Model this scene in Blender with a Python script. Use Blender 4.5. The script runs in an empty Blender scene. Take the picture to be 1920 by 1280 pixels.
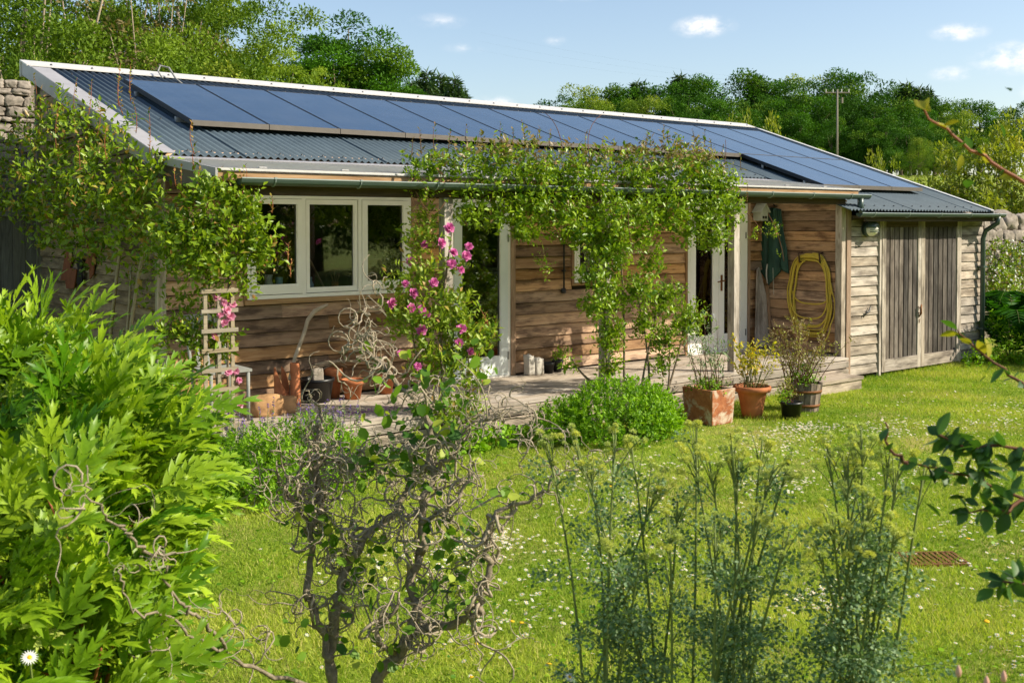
import bpy, math, random
import numpy as np
from mathutils import Vector, Matrix
random.seed(7); RNG = np.random.default_rng(7)
rad = math.radians
SC = bpy.context.scene
COL = SC.collection
# ------------------------------------------------------------------ camera
cam = bpy.data.objects.new('camera', bpy.data.cameras.new('camera')); COL.objects.link(cam)
cam.location = (0, -9.811, 2.15)
cam.rotation_euler = (rad(90 - 1.3535), 0, rad(-38.224))
cam.data.lens = 37.414; cam.data.sensor_width = 36; cam.data.shift_y = -0.0918
cam.data.clip_start = 0.05; cam.data.clip_end = 3000
cam.data.dof.use_dof = True; cam.data.dof.focus_distance = 11.5; cam.data.dof.aperture_fstop = 7.1
SC.camera = cam
# ------------------------------------------------------------------ sky and sun
SUN_AZ, SUN_EL = rad(137), rad(37)          # azimuth clockwise from +Y
SUND = Vector((math.sin(SUN_AZ) * math.cos(SUN_EL), math.cos(SUN_AZ) * math.cos(SUN_EL), math.sin(SUN_EL)))
world = bpy.data.worlds.new('World'); SC.world = world; world.use_nodes = True
wn, wl = world.node_tree.nodes, world.node_tree.links
wn.clear()
sky = wn.new('ShaderNodeTexSky'); sky.sky_type = 'NISHITA'; sky.sun_disc = False
sky.sun_elevation = SUN_EL; sky.sun_rotation = SUN_AZ
sky.altitude = 60; sky.air_density = 1.0; sky.dust_density = 1.4; sky.ozone_density = .35
bg = wn.new('ShaderNodeBackground'); bg.inputs['Strength'].default_value = 0.126
wo = wn.new('ShaderNodeOutputWorld')
wl.new(bg.outputs[0], wo.inputs[0])
def wmath(op, a, b=None, c=None, clamp=False):
    n = wn.new('ShaderNodeMath'); n.operation = op; n.use_clamp = clamp
    for i, v in enumerate((a, b, c)):
        if v is None: continue
        if isinstance(v, (int, float)): n.inputs[i].default_value = v
        else: wl.new(v, n.inputs[i])
    return n.outputs[0]
def world_clouds():
    tc = wn.new('ShaderNodeTexCoord')
    d = tc.outputs['Generated']
    noi = wn.new('ShaderNodeTexNoise'); noi.inputs['Scale'].default_value = 38; noi.inputs['Detail'].default_value = 5
    noi.inputs['Roughness'].default_value = 0.62
    mp = wn.new('ShaderNodeMapping'); mp.inputs['Scale'].default_value = (1, 1, 1.7); wl.new(d, mp.inputs['Vector'])
    wl.new(mp.outputs[0], noi.inputs['Vector'])
    # (azimuth clockwise from +Y, elevation, half width, half height, strength)
    clouds = [(34.4, 10.6, 2.0, .55, .42), (35.6, 9.2, 1.5, .4, .38), (40.6, 9.6, .9, .35, .4), (48.4, 10.2, 2.0, .75, .95),
              (60.9, 9.3, 1.7, .6, .85), (63.6, 7.9, 2.6, 1.0, 1.0), (60.6, 7.3, 1.4, .5, .7), (65.5, 6.3, 2.2, .8, .8),
              (37.2, 6.3, 1.5, .6, 1.0), (41.5, 11.9, 2.2, .4, .4)]
    rr = random.Random(3)
    for az in range(90, 370, 70):
        clouds.append((az + rr.uniform(-4, 4), rr.uniform(6, 15), rr.uniform(1.5, 4), rr.uniform(.6, 1.3), rr.uniform(.4, 1)))
    acc = None
    for az, el, w, h, st in clouds:
        a, e = rad(az), rad(el)
        m = wn.new('ShaderNodeMapping'); m.vector_type = 'TEXTURE'
        m.inputs['Location'].default_value = (math.sin(a) * math.cos(e), math.cos(a) * math.cos(e), math.sin(e))
        m.inputs['Rotation'].default_value = (0, 0, -a)
        m.inputs['Scale'].default_value = (rad(w), 1.2, rad(h))
        wl.new(d, m.inputs['Vector'])
        ln = wn.new('ShaderNodeVectorMath'); ln.operation = 'LENGTH'; wl.new(m.outputs[0], ln.inputs[0])
        v = wmath('SUBTRACT', 1.0, ln.outputs['Value'], clamp=True)
        v = wmath('MULTIPLY', v, st)
        acc = v if acc is None else wmath('MAXIMUM', acc, v)
    n2 = wmath('SUBTRACT', noi.outputs['Fac'], 0.30)
    t = wmath('MULTIPLY', acc, wmath('MULTIPLY', n2, 5.0))
    mr = wn.new('ShaderNodeMapRange'); mr.interpolation_type = 'SMOOTHSTEP'
    mr.inputs['From Min'].default_value = 0.03; mr.inputs['From Max'].default_value = 1.15
    wl.new(t, mr.inputs['Value'])
    mix = wn.new('ShaderNodeMix'); mix.data_type = 'RGBA'
    wl.new(mr.outputs[0], mix.inputs['Factor'])
    wl.new(sky.outputs[0], mix.inputs[6]); mix.inputs[7].default_value = (6.3, 6.2, 6.2, 1)
    wl.new(mix.outputs[2], bg.inputs['Color'])
world_clouds()
world.cycles.sampling_method = 'MANUAL'; world.cycles.sample_map_resolution = 256
sun = bpy.data.objects.new('sun', bpy.data.lights.new('sun', 'SUN')); COL.objects.link(sun)
sun.data.energy = 4.7; sun.data.angle = rad(0.53); sun.data.color = (1.0, 0.92, 0.76)
sun.rotation_euler = (-SUND).to_track_quat('-Z', 'Y').to_euler()
sun.location = (20, -20, 20)
SC.view_settings.view_transform = 'Standard'; SC.view_settings.look = 'None'
SC.view_settings.exposure = 0.58; SC.view_settings.gamma = 1.0; SC.view_settings.use_curve_mapping = False
SC.cycles.max_bounces = 6; SC.cycles.diffuse_bounces = 4; SC.cycles.glossy_bounces = 3
SC.cycles.transmission_bounces = 5; SC.cycles.transparent_max_bounces = 6
SC.cycles.caustics_reflective = False; SC.cycles.caustics_refractive = False

# ------------------------------------------------------------------ helpers
ORG = {}                                     # world origin of every object that has children
def raw_mesh(name, V, F, smooth=False, tint=None):
    me = bpy.data.meshes.new(name)
    if isinstance(F, np.ndarray):
        V = np.asarray(V, np.float32); n, k = F.shape
        me.vertices.add(len(V)); me.vertices.foreach_set('co', V.ravel())
        me.loops.add(n * k); me.loops.foreach_set('vertex_index', F.astype(np.int32).ravel())
        me.polygons.add(n); me.polygons.foreach_set('loop_start', np.arange(0, n * k, k, dtype=np.int32))
        if smooth: me.polygons.foreach_set('use_smooth', np.ones(n, bool))
        me.update(calc_edges=True)
    else:
        me.from_pydata([tuple(v) for v in V], [], F)
        if smooth: me.polygons.foreach_set('use_smooth', [True] * len(me.polygons))
        me.update()
    if tint is not None:
        at = me.color_attributes.new('tint', 'FLOAT_COLOR', 'POINT')
        c = np.ones((len(V), 4), np.float32); c[:, :3] = np.asarray(tint, np.float32).reshape(len(V), -1)
        at.data.foreach_set('color', c.ravel())
    return me
def obj(name, V, F, mat, parent=None, origin=None, smooth=False, tint=None, bevel=0):
    """link one mesh object; V in world coordinates"""
    base = ORG.get(parent.name, Vector((0, 0, 0))) if parent else Vector((0, 0, 0))
    o0 = Vector(origin) if origin is not None else (base if parent else Vector((0, 0, 0)))
    V = np.asarray(V, float) - np.array(o0)
    me = raw_mesh(name, V, F, smooth, tint)
    for m in (mat if isinstance(mat, (list, tuple)) else [mat]): me.materials.append(m)
    o = bpy.data.objects.new(name, me); COL.objects.link(o)
    o.location = o0 - base
    if parent: o.parent = parent
    ORG[o.name] = o0
    if bevel:
        b = o.modifiers.new('edge', 'BEVEL'); b.width = bevel; b.segments = 2; b.limit_method = 'ANGLE'
    return o
def empty(name, loc, label=None, cat=None, group=None, parent=None):
    o = bpy.data.objects.new(name, None); COL.objects.link(o)
    base = ORG.get(parent.name, Vector((0, 0, 0))) if parent else Vector((0, 0, 0))
    o.location = Vector(loc) - base; o.empty_display_size = 0.1
    if parent: o.parent = parent
    ORG[o.name] = Vector(loc)
    if label: tag(o, label, cat, group)
    return o
def tag(o, label=None, cat=None, group=None, kind=None):
    if label: o['label'] = label
    if cat: o['category'] = cat
    if group: o['group'] = group
    if kind: o['kind'] = kind
    return o
def copy_tree(o, parent=None):
    c = o.copy(); COL.objects.link(c); c.parent = parent
    for ch in [x for x in o.children]: copy_tree(ch, c)
    return c
class MB:
    """collects boxes, tubes, lathes and polygons into one mesh"""
    def __init__(s): s.V = []; s.F = []
    def add(s, V, F):
        n = len(s.V); s.V += [tuple(v) for v in V]; s.F += [tuple(i + n for i in f) for f in F]; return s
    def box(s, x0, x1, y0, y1, z0, z1):
        return s.hexa([(x0, y0, z0), (x1, y0, z0), (x1, y1, z0), (x0, y1, z0), (x0, y0, z1), (x1, y0, z1), (x1, y1, z1), (x0, y1, z1)])
    def hexa(s, P):
        return s.add(P, [(0, 3, 2, 1), (4, 5, 6, 7), (0, 1, 5, 4), (1, 2, 6, 5), (2, 3, 7, 6), (3, 0, 4, 7)])
    def tube(s, pts, r, n=8, cap=True):
        pts = [Vector(p) for p in pts]; rs = r if isinstance(r, (list, tuple, np.ndarray)) else [r] * len(pts)
        V = []; F = []; up = None
        for i, p in enumerate(pts):
            t = (pts[min(i + 1, len(pts) - 1)] - pts[max(i - 1, 0)])
            t = t.normalized() if t.length > 1e-9 else Vector((0, 0, 1))
            if up is None: up = t.orthogonal().normalized()
            up = (up - t * up.dot(t)); up = up.normalized() if up.length > 1e-6 else t.orthogonal().normalized()
            b = t.cross(up)
            for k in range(n):
                a = 2 * math.pi * k / n
                V.append(p + (up * math.cos(a) + b * math.sin(a)) * rs[i])
        for i in range(len(pts) - 1):
            for k in range(n):
                k2 = (k + 1) % n
                F.append((i * n + k, i * n + k2, (i + 1) * n + k2, (i + 1) * n + k))
        if cap: F.append(tuple(range(n - 1, -1, -1))); F.append(tuple((len(pts) - 1) * n + k for k in range(n)))
        return s.add(V, F)
    def lathe(s, prof, c, n=24, axis='z', cap=False):
        V = []; F = []
        for r, h in prof:
            for k in range(n):
                a = 2 * math.pi * k / n; u, v = r * math.cos(a), r * math.sin(a)
                V.append({'z': (c[0] + u, c[1] + v, c[2] + h), 'y': (c[0] + u, c[1] + h, c[2] - v), 'x': (c[0] + h, c[1] + u, c[2] + v)}[axis])
        for i in range(len(prof) - 1):
            for k in range(n):
                k2 = (k + 1) % n
                F.append((i * n + k, i * n + k2, (i + 1) * n + k2, (i + 1) * n + k))
        if cap: F.append(tuple(range(n - 1, -1, -1))); F.append(tuple((len(prof) - 1) * n + k for k in range(n)))
        return s.add(V, F)
    def prism(s, poly, d):
        """closed polygon (3d points) extruded by vector d"""
        n = len(poly); P = [Vector(p) for p in poly]; d = Vector(d)
        return s.add(P + [p + d for p in P], [tuple(range(n - 1, -1, -1)), tuple(range(n, 2 * n))] + [(i, (i + 1) % n, n + (i + 1) % n, n + i) for i in range(n)])
    def build(s, name, mat, parent=None, origin=None, smooth=False, bevel=0):
        return obj(name, s.V, s.F, mat, parent, origin, smooth, None, bevel)
def boxo(name, mat, parent, x0, x1, y0, y1, z0, z1, bevel=0, own=True):
    return MB().box(x0, x1, y0, y1, z0, z1).build(name, mat, parent, ((x0 + x1) / 2, (y0 + y1) / 2, (z0 + z1) / 2) if own else None, False, bevel)
def unit(v): return v / (np.linalg.norm(v, axis=-1, keepdims=True) + 1e-9)
# ------------------------------------------------------------------ materials
def lin(h):
    h = h.lstrip('#'); c = [int(h[i:i + 2], 16) / 255 for i in (0, 2, 4)]
    return tuple((x / 12.92 if x <= .04045 else ((x + .055) / 1.055) ** 2.4) for x in c) + (1,)
class Mat:
    def __init__(s, name):
        s.m = bpy.data.materials.new(name); s.m.use_nodes = True
        s.n = s.m.node_tree.nodes; s.l = s.m.node_tree.links; s.n.clear()
        s.out = s.n.new('ShaderNodeOutputMaterial')
    def node(s, t, **kw):
        n = s.n.new(t)
        for k, v in kw.items():
            if k.startswith('in_'):
                key = k[3:].replace('_', ' '); key = int(key) if key.isdigit() else key
                s.set(n.inputs[key], v)
            else: setattr(n, k, v)
        return n
    def set(s, sock, v):
        if isinstance(v, bpy.types.NodeSocket): s.l.new(v, sock)
        elif isinstance(v, bpy.types.Node): s.l.new(v.outputs[0], sock)
        else: sock.default_value = v
    def math(s, op, a, b=0.0, clamp=False):
        n = s.n.new('ShaderNodeMath'); n.operation = op; n.use_clamp = clamp; s.set(n.inputs[0], a); s.set(n.inputs[1], b); return n.outputs[0]
    def mix(s, f, a, b, mode='MIX'):
        n = s.n.new('ShaderNodeMix'); n.data_type = 'RGBA'; n.blend_type = mode; s.set(n.inputs[0], f); s.set(n.inputs[6], a); s.set(n.inputs[7], b); return n.outputs[2]
    def noise(s, vec, scale, detail=4, rough=.55, dist=0):
        return s.node('ShaderNodeTexNoise', in_Vector=vec, in_Scale=scale, in_Detail=detail, in_Roughness=rough, in_Distortion=dist).outputs['Fac']
    def ramp(s, f, stops):
        n = s.n.new('ShaderNodeValToRGB'); e = n.color_ramp.elements
        while len(e) < len(stops): e.new(.5)
        for i, (p, c) in enumerate(stops): e[i].position = p; e[i].color = c if len(c) == 4 else tuple(c) + (1,)
        s.set(n.inputs[0], f); return n.outputs[0]
    def coord(s, scale=(1, 1, 1), rnd=True, kind='Object'):
        tc = s.n.new('ShaderNodeTexCoord'); v = tc.outputs[kind]
        if rnd:
            oi = s.n.new('ShaderNodeObjectInfo'); mu = s.n.new('ShaderNodeVectorMath'); mu.operation = 'MULTIPLY_ADD'
            s.l.new(v, mu.inputs[0]); mu.inputs[1].default_value = (1, 1, 1)
            cb = s.n.new('ShaderNodeCombineXYZ')
            for i, k in enumerate((37.0, 53.0, 71.0)): s.l.new(s.math('MULTIPLY', oi.outputs['Random'], k), cb.inputs[i])
            s.l.new(cb.outputs[0], mu.inputs[2]); v = mu.outputs[0]
        return s.node('ShaderNodeMapping', in_Vector=v, in_Scale=scale).outputs[0]
    def rand(s): return s.n.new('ShaderNodeObjectInfo').outputs['Random']
    def bsdf(s, color, rough=.6, spec=.5, metal=0.0, bump=None, bstr=.3, bdist=.01, coat=0.0, **kw):
        b = s.n.new('ShaderNodeBsdfPrincipled')
        s.set(b.inputs['Base Color'], color); s.set(b.inputs['Roughness'], rough)
        s.set(b.inputs['Specular IOR Level'], spec); s.set(b.inputs['Metallic'], metal); s.set(b.inputs['Coat Weight'], coat)
        if bump is not None:
            bn = s.node('ShaderNodeBump', in_Height=bump, in_Strength=bstr, in_Distance=bdist); s.l.new(bn.outputs[0], b.inputs['Normal'])
        s.l.new(b.outputs[0], s.out.inputs[0]); s.b = b
        return s.m
MATS = {}
def simple(name, hexa, rough=.6, spec=.4, metal=0.0, var=.25, nscale=12, bump=.0, scale=(1, 1, 1)):
    if name in MATS: return MATS[name]
    M = Mat(name); co = M.coord(scale); c = lin(hexa)
    n = M.noise(co, nscale, 5, .6)
    f = M.ramp(n, [(.25, (1 - var,) * 3), (.75, (1 + var * .6,) * 3)])
    col = M.mix(1.0, c, f, 'MULTIPLY')
    MATS[name] = M.bsdf(col, rough, spec, metal, bump=n if bump else None, bstr=bump, bdist=.01)
    return MATS[name]
def wood(name, cols, axis='x', stain=None, stain_amt=.0, var=.35, rough=.8, grain=1.0, knots=.5):
    M = Mat(name)
    sc = {'x': (1.3, 16, 22), 'y': (16, 1.3, 22), 'z': (16, 22, 1.3)}[axis]
    co = M.coord(tuple(v * grain for v in sc))
    g = M.noise(co, 1.6, 7, .68, .9)
    fine = M.noise(co, 9, 3, .6, .2)
    col = M.ramp(g, [(.28, lin(cols[0])), (.48, lin(cols[1])), (.70, lin(cols[2]))])
    col = M.mix(.45, col, M.ramp(fine, [(.3, (.72, .70, .68)), (.7, (1.15, 1.15, 1.15))]), 'MULTIPLY')
    c2 = M.coord({'x': (2.2, 7, 7), 'y': (7, 2.2, 7), 'z': (7, 7, 2.2)}[axis])
    vo = M.node('ShaderNodeTexVoronoi', in_Vector=c2, in_Scale=1.0).outputs['Distance']
    kn = M.ramp(vo, [(.05, (.25, .18, .13)), (.13, (1, 1, 1))])
    col = M.mix(knots, col, kn, 'MULTIPLY')
    if stain:
        c3 = M.coord({'x': (2.0, 3, 9), 'y': (3, 2.0, 9), 'z': (5, 5, 1.6)}[axis])
        sn = M.noise(c3, 1.2, 4, .6)
        col = M.mix(M.ramp(sn, [(.50 - stain_amt * .15, (0, 0, 0)), (.64, (1, 1, 1))]), col, M.mix(.78, col, lin(stain)))
    r = M.rand()
    br = M.node('ShaderNodeMapRange', in_Value=r); br.inputs['To Min'].default_value = 1 - var; br.inputs['To Max'].default_value = 1 + var * .7
    hs = M.node('ShaderNodeHueSaturation', in_Value=br.outputs[0], in_Color=col)
    sat = M.node('ShaderNodeMapRange', in_Value=M.math('FRACT', M.math('MULTIPLY', r, 7.31))); sat.inputs['To Min'].default_value = .75; sat.inputs['To Max'].default_value = 1.1
    M.l.new(sat.outputs[0], hs.inputs['Saturation'])
    h = M.math('ADD', g, M.math('MULTIPLY', fine, .5))
    MATS[name] = M.bsdf(hs.outputs[0], rough, .25, bump=h, bstr=.45, bdist=.004)
    return MATS[name]
def leaf_mat(name, c0, c1, c2=None, rough=.45, trans=.38, spec=.4, tcol=None, mottle=0):
    """leaf colours chosen per leaf by the tint attribute: r mixes c0>c1, g mixes towards c2"""
    M = Mat(name)
    at = M.node('ShaderNodeVertexColor', layer_name='tint'); sp = M.node('ShaderNodeSeparateColor', in_Color=at.outputs[0])
    col = M.mix(sp.outputs[0], lin(c0), lin(c1))
    if c2: col = M.mix(sp.outputs[1], col, lin(c2))
    if mottle:
        n = M.noise(M.coord((1, 1, 1), True), mottle, 3, .6)
        col = M.mix(.8, col, M.ramp(n, [(.3, (.62, .66, .55)), (.55, (1, 1, 1)), (.8, (1.22, 1.15, 1.1))]), 'MULTIPLY')
    b = M.n.new('ShaderNodeBsdfPrincipled'); M.set(b.inputs['Base Color'], col); b.inputs['Roughness'].default_value = rough; b.inputs['Specular IOR Level'].default_value = spec
    t = M.n.new('ShaderNodeBsdfTranslucent')
    tc = M.mix(1.0, col, (1.25, 1.3, .55, 1), 'MULTIPLY') if tcol is None else lin(tcol)
    M.set(t.inputs['Color'], tc)
    mx = M.n.new('ShaderNodeMixShader'); mx.inputs[0].default_value = trans
    M.l.new(b.outputs[0], mx.inputs[1]); M.l.new(t.outputs[0], mx.inputs[2]); M.l.new(mx.outputs[0], M.out.inputs[0])
    MATS[name] = M.m; return M.m
def glass_mat():
    M = Mat('window_glass')
    g = M.node('ShaderNodeBsdfGlossy', in_Roughness=.02); g.inputs['Color'].default_value = (1, 1, 1, 1)
    t = M.n.new('ShaderNodeBsdfTransparent'); t.inputs['Color'].default_value = (.86, .90, .88, 1)
    fr = M.node('ShaderNodeFresnel', in_IOR=1.5)
    f = M.math('ADD', M.math('MULTIPLY', fr.outputs[0], 1.5), .01, True)
    mx = M.n.new('ShaderNodeMixShader'); M.set(mx.inputs[0], f)
    M.l.new(t.outputs[0], mx.inputs[1]); M.l.new(g.outputs[0], mx.inputs[2]); M.l.new(mx.outputs[0], M.out.inputs[0])
    return M.m
GLASS = glass_mat()
W_WARM = wood('cladding_warm', ('#987350', '#b58b62', '#caa67c'), 'x', '#5a4030', .1, .55)
W_WARMY = wood('cladding_side', ('#987352', '#b38a62', '#c6a27a'), 'y', '#5a4030', .1, .45)
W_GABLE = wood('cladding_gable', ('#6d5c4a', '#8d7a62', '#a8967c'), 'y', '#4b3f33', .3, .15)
W_GREY = wood('cladding_weathered', ('#a2927f', '#bfb09d', '#d4c8b8'), 'x', '#54493f', .95, .16)
W_DOOR = wood('door_planks_weathered', ('#50473f', '#72685f', '#91877c'), 'z', '#332b26', .6, .50)
W_RAIL = wood('door_rails_weathered', ('#87796b', '#aa9a89', '#c4b6a6'), 'x', '#5b4f44', .2, .12)
W_POST = wood('post_bleached', ('#8d7f6f', '#b3a594', '#cdc2b3'), 'z', '#5d5246', .2, .12)
W_DARK = wood('beam_dark', ('#3b3027', '#524437', '#665646'), 'x', None, 0, .12)
W_DECK = wood('deck_boards', ('#9a8d7e', '#b5a796', '#c8bbaa'), 'x', '#6b6054', .2, .16)
W_TRIM = wood('trim_wood', ('#7b5b41', '#9c7a5a', '#b39272'), 'z', None, 0, .12)
W_TRIMX = wood('trim_wood_long', ('#8a6a4c', '#ab8a66', '#c2a480'), 'x', None, 0, .12)
W_FENCE = wood('fence_boards', ('#4c4a42', '#66635a', '#7d7a6e'), 'z', None, 0, .15)
WHITE = simple('cream_paint', '#f2efe6', .45, .4, 0, .05, 5)
BLUEWHITE = simple('pale_blue_paint', '#e3e9e6', .45, .4, 0, .05, 5)
FLASH = simple('white_flashing', '#c9c6c1', .4, .5, 0, .14, 9)
VERGE = simple('grey_flashing', '#a09d9e', .45, .4, 0, .16, 6)
def poly_sheet():
    M = Mat('translucent_roof_sheet'); n = M.noise(M.coord((1, 1, 1)), 4, 4, .6)
    col = M.mix(n, lin('#9aa0a6'), lin('#b6bbc0'))
    b = M.node('ShaderNodeBsdfPrincipled', in_Base_Color=col, in_Roughness=.4); t = M.node('ShaderNodeBsdfTranslucent', in_Color=(.97, .95, .91, 1))
    mx = M.node('ShaderNodeMixShader', in_0=.74); M.l.new(b.outputs[0], mx.inputs[1]); M.l.new(t.outputs[0], mx.inputs[2]); M.l.new(mx.outputs[0], M.out.inputs[0]); return M.m
LEAD = poly_sheet()
GUTTER = simple('green_gutter', '#45554f', .35, .5, 0, .15, 8)
BLACK = simple('black_plastic', '#1c1d1e', .4, .5, 0, .2, 8)
TERRA = simple('terracotta', '#b5714a', .8, .2, 0, .32, 9, .15)
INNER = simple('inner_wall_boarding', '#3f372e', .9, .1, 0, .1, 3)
# ------------------------------------------------------------------ ground
def cam_df(x, y):
    return x * .6187 + (y + 9.811) * .7857, x * .7857 - (y + 9.811) * .6187
def ground_z(x, y):
    d, r = cam_df(np.asarray(x, float), np.asarray(y, float))
    t = np.clip((d - 30) / 20, 0, 1); t = t * t * (3 - 2 * t)
    h = np.clip(d - 34, 0, None) * .105
    h = 17 * (1 - np.exp(-h / 17))
    return t * h
def make_ground():
    g = np.concatenate([-np.geomspace(420, 24, 26), np.linspace(-20, 24, 34), np.geomspace(28, 520, 34)])
    X, Y = np.meshgrid(g, g, indexing='ij')
    Z = ground_z(X, Y); V = np.stack([X, Y, Z], -1).reshape(-1, 3); n = len(g)
    i, j = np.meshgrid(np.arange(n - 1), np.arange(n - 1), indexing='ij'); a = (i * n + j).ravel()
    F = np.stack([a, a + n, a + n + 1, a + 1], -1)
    M = Mat('grass_ground'); co = M.coord((1, 1, 1), False)
    big = M.noise(co, .9, 5, .6); sm = M.noise(co, 24, 6, .7); mid = M.noise(co, 5.0, 4, .6, .5)
    col = M.ramp(mid, [(.3, lin('#5f7a1e')), (.5, lin('#7f952e')), (.72, lin('#9aa546'))])
    col = M.mix(M.ramp(big, [(.48, (0, 0, 0)), (.66, (1, 1, 1))]), col, lin('#a09a54'))
    dry = M.noise(co, 1.7, 5, .7, .4)
    col = M.mix(M.ramp(dry, [(.55, (0, 0, 0)), (.72, (.8, .8, .8))]), col, lin('#8f8250'))
    col = M.mix(.7, col, M.ramp(sm, [(.25, (.55, .55, .5)), (.75, (1.25, 1.25, 1.2))]), 'MULTIPLY')
    m = M.bsdf(col, .95, .1, bump=sm, bstr=.8, bdist=.03)
    return tag(obj('ground', V, F, m, smooth=True), kind='structure', label='daisy-strewn lawn running on to the field and hillside')
GROUND = make_ground()
# ------------------------------------------------------------------ the building
B = empty('garden_building', (3.5, 0, 0), 'long timber-clad garden building with corrugated lean-to roof and veranda', 'building')
def subtract(a, b, holes):
    segs = [(a, b)]
    for h0, h1 in holes:
        out = []
        for s0, s1 in segs:
            if h1 <= s0 or h0 >= s1: out.append((s0, s1)); continue
            if h0 > s0: out.append((s0, h0))
            if h1 < s1: out.append((h1, s1))
        segs = out
    return [s for s in segs if s[1] - s[0] > .02]
OPEN = [(4.41, 6.31, 1.39, 2.415), (6.84, 7.69, .33, 2.42), (8.69, 9.27, 1.43, 2.16), (10.73, 11.97, .33, 2.42)]
def backing(name, x0, x1, y0, y1, z0, z1, holes, parent, mat):
    mb = MB(); xs = sorted({x0, x1} | {h[0] for h in holes} | {h[1] for h in holes})
    for a, b in zip(xs[:-1], xs[1:]):
        hs = [(h[2], h[3]) for h in holes if h[0] <= a + 1e-6 and h[1] >= b - 1e-6]
        for s0, s1 in subtract(z0, z1, hs): mb.box(a, b, y0, y1, s0, s1)
    return mb.build(name, mat, parent)
def board_x(parent, mat, a, b, z, h, y, lip=.024, name='weatherboard'):
    j = random.uniform(-.003, .003); t = random.uniform(-.002, .002)
    P = [(a, y - lip + j, z + .009 + t), (b, y - lip + j, z + .009 - t), (b, y + .012, z + .009 - t), (a, y + .012, z + .009 + t),
         (a, y - .002 + j, z + h + t), (b, y - .002 + j, z + h - t), (b, y + .012, z + h - t), (a, y + .012, z + h + t)]
    return MB().hexa(P).build(name, mat, parent, ((a + b) / 2, y, z + h / 2))
def board_y(parent, mat, a, b, z, h, x, lip=.024, name='weatherboard', a_top=None):
    """board along y on a wall that faces -x"""
    j = random.uniform(-.003, .003); at = a if a_top is None else a_top
    P = [(x - lip + j, a, z + .009), (x + .012, a, z + .009), (x + .012, b, z + .009), (x - lip + j, b, z + .009),
         (x - .002 + j, at, z + h), (x + .012, at, z + h), (x + .012, b, z + h), (x - .002 + j, b, z + h)]
    return MB().hexa(P).build(name, mat, parent, (x, (a + b) / 2, z + h / 2))
ROWH = .1365
wallF = backing('wall', 3.56, 12.40, .03, .11, .30, 2.76, OPEN, B, INNER)
for i in range(18):
    z = .365 + ROWH * i
    if z > 2.70: break
    holes = [(o[0] - (.035 if k != 1 else .0), o[1] + (.07 if k in (1, 3) else .035)) for k, o in enumerate(OPEN) if z + ROWH > o[2] - .045 and z < o[3] + .03]
    for a, b in subtract(3.60, 12.385, holes):
        # long runs are butt-jointed
        cuts = [a] + ([random.uniform(a + 1.0, b - 1.0)] if b - a > 3 else []) + [b]
        for c, d in zip(cuts[:-1], cuts[1:]): board_x(wallF, W_WARM, c + .001, d - .001, z, ROWH, .012)
# corner boards and opening trims
boxo('corner_board', W_POST, wallF, 3.515, 3.60, -.025, .03, .30, 2.62)
boxo('corner_board', W_TRIM, wallF, 12.33, 12.385, -.02, .03, .36, 2.6)
boxo('trim_board', W_TRIMX, wallF, 4.38, 6.345, -.035, .028, 1.335, 1.386)
for a, b in ((4.372, 4.408), (6.312, 6.35)): boxo('trim_board', W_TRIM, wallF, a, b, -.022, .028, 1.388, 2.45)
boxo('trim_board', W_TRIM, wallF, 7.693, 7.758, -.03, .028, .355, 2.45)
boxo('trim_board', W_TRIM, wallF, 8.652, 8.688, -.02, .028, 1.40, 2.2)
boxo('trim_board', W_TRIMX, wallF, 8.652, 9.31, -.024, .028, 1.37, 1.398)
boxo('trim_board', W_TRIM, wallF, 10.69, 10.727, -.02, .028, .355, 2.45)
boxo('trim_board', W_TRIM, wallF, 11.975, 12.03, -.02, .028, .355, 2.45)
# gable wall on the left
wallG = MB().add([(3.56, .03, .30), (3.56, 4.05, .30), (3.56, 4.05, 3.9), (3.56, .03, 2.70), (3.64, .03, .30), (3.64, 4.05, .30), (3.64, 4.05, 3.9), (3.64, .03, 2.70)],
                 [(0, 1, 2, 3), (7, 6, 5, 4), (0, 4, 5, 1), (1, 5, 6, 2), (2, 6, 7, 3), (3, 7, 4, 0)]).build('wall', INNER, B)
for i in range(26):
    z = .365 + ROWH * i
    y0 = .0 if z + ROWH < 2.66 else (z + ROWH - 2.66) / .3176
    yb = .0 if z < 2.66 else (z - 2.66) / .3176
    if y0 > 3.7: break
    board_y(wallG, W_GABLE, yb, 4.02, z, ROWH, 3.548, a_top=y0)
boxo('corner_board', W_FENCE, wallG, 3.50, 3.58, 4.02, 4.10, .1, 3.9)
# end wall of the veranda, facing left
wallE = MB().box(12.41, 12.47, -1.30, .03, .30, 2.45).build('wall', INNER, B)
for i in range(16):
    z = .36 + .1385 * i
    board_y(wallE, W_WARMY, -1.25, -.003, z, .1385, 12.402, lip=.012)
boxo('corner_post', W_POST, wallE, 12.255, 12.352, -1.37, -1.27, .18, 2.40, .004)
boxo('corner_board', W_TRIM, wallE, 12.355, 12.45, -1.385, -1.29, .05, 2.36)
# shed front
wallS = MB()
wallS.box(12.455, 13.14, -1.335, -1.28, .04, 2.24).box(13.14, 15.27, -1.335, -1.28, 2.15, 2.24).box(15.27, 15.97, -1.335, -1.28, .04, 2.24)
wallS = wallS.build('wall', INNER, B)
for i in range(17):
    z = .065 + .1345 * i
    if z > 2.2: break
    board_x(wallS, W_GREY, 12.456, 13.125, z, .1345, -1.348, .02)
    board_x(wallS, W_GREY, 15.285, 15.965, z, .1345, -1.348, .02)
boxo('door_jamb', W_POST, wallS, 13.127, 13.172, -1.385, -1.30, .02, 2.18)
boxo('door_jamb', W_POST, wallS, 15.24, 15.283, -1.385, -1.30, .02, 2.18)
boxo('header_board', W_DARK, wallS, 12.456, 15.97, -1.405, -1.352, 2.175, 2.245)
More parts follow.
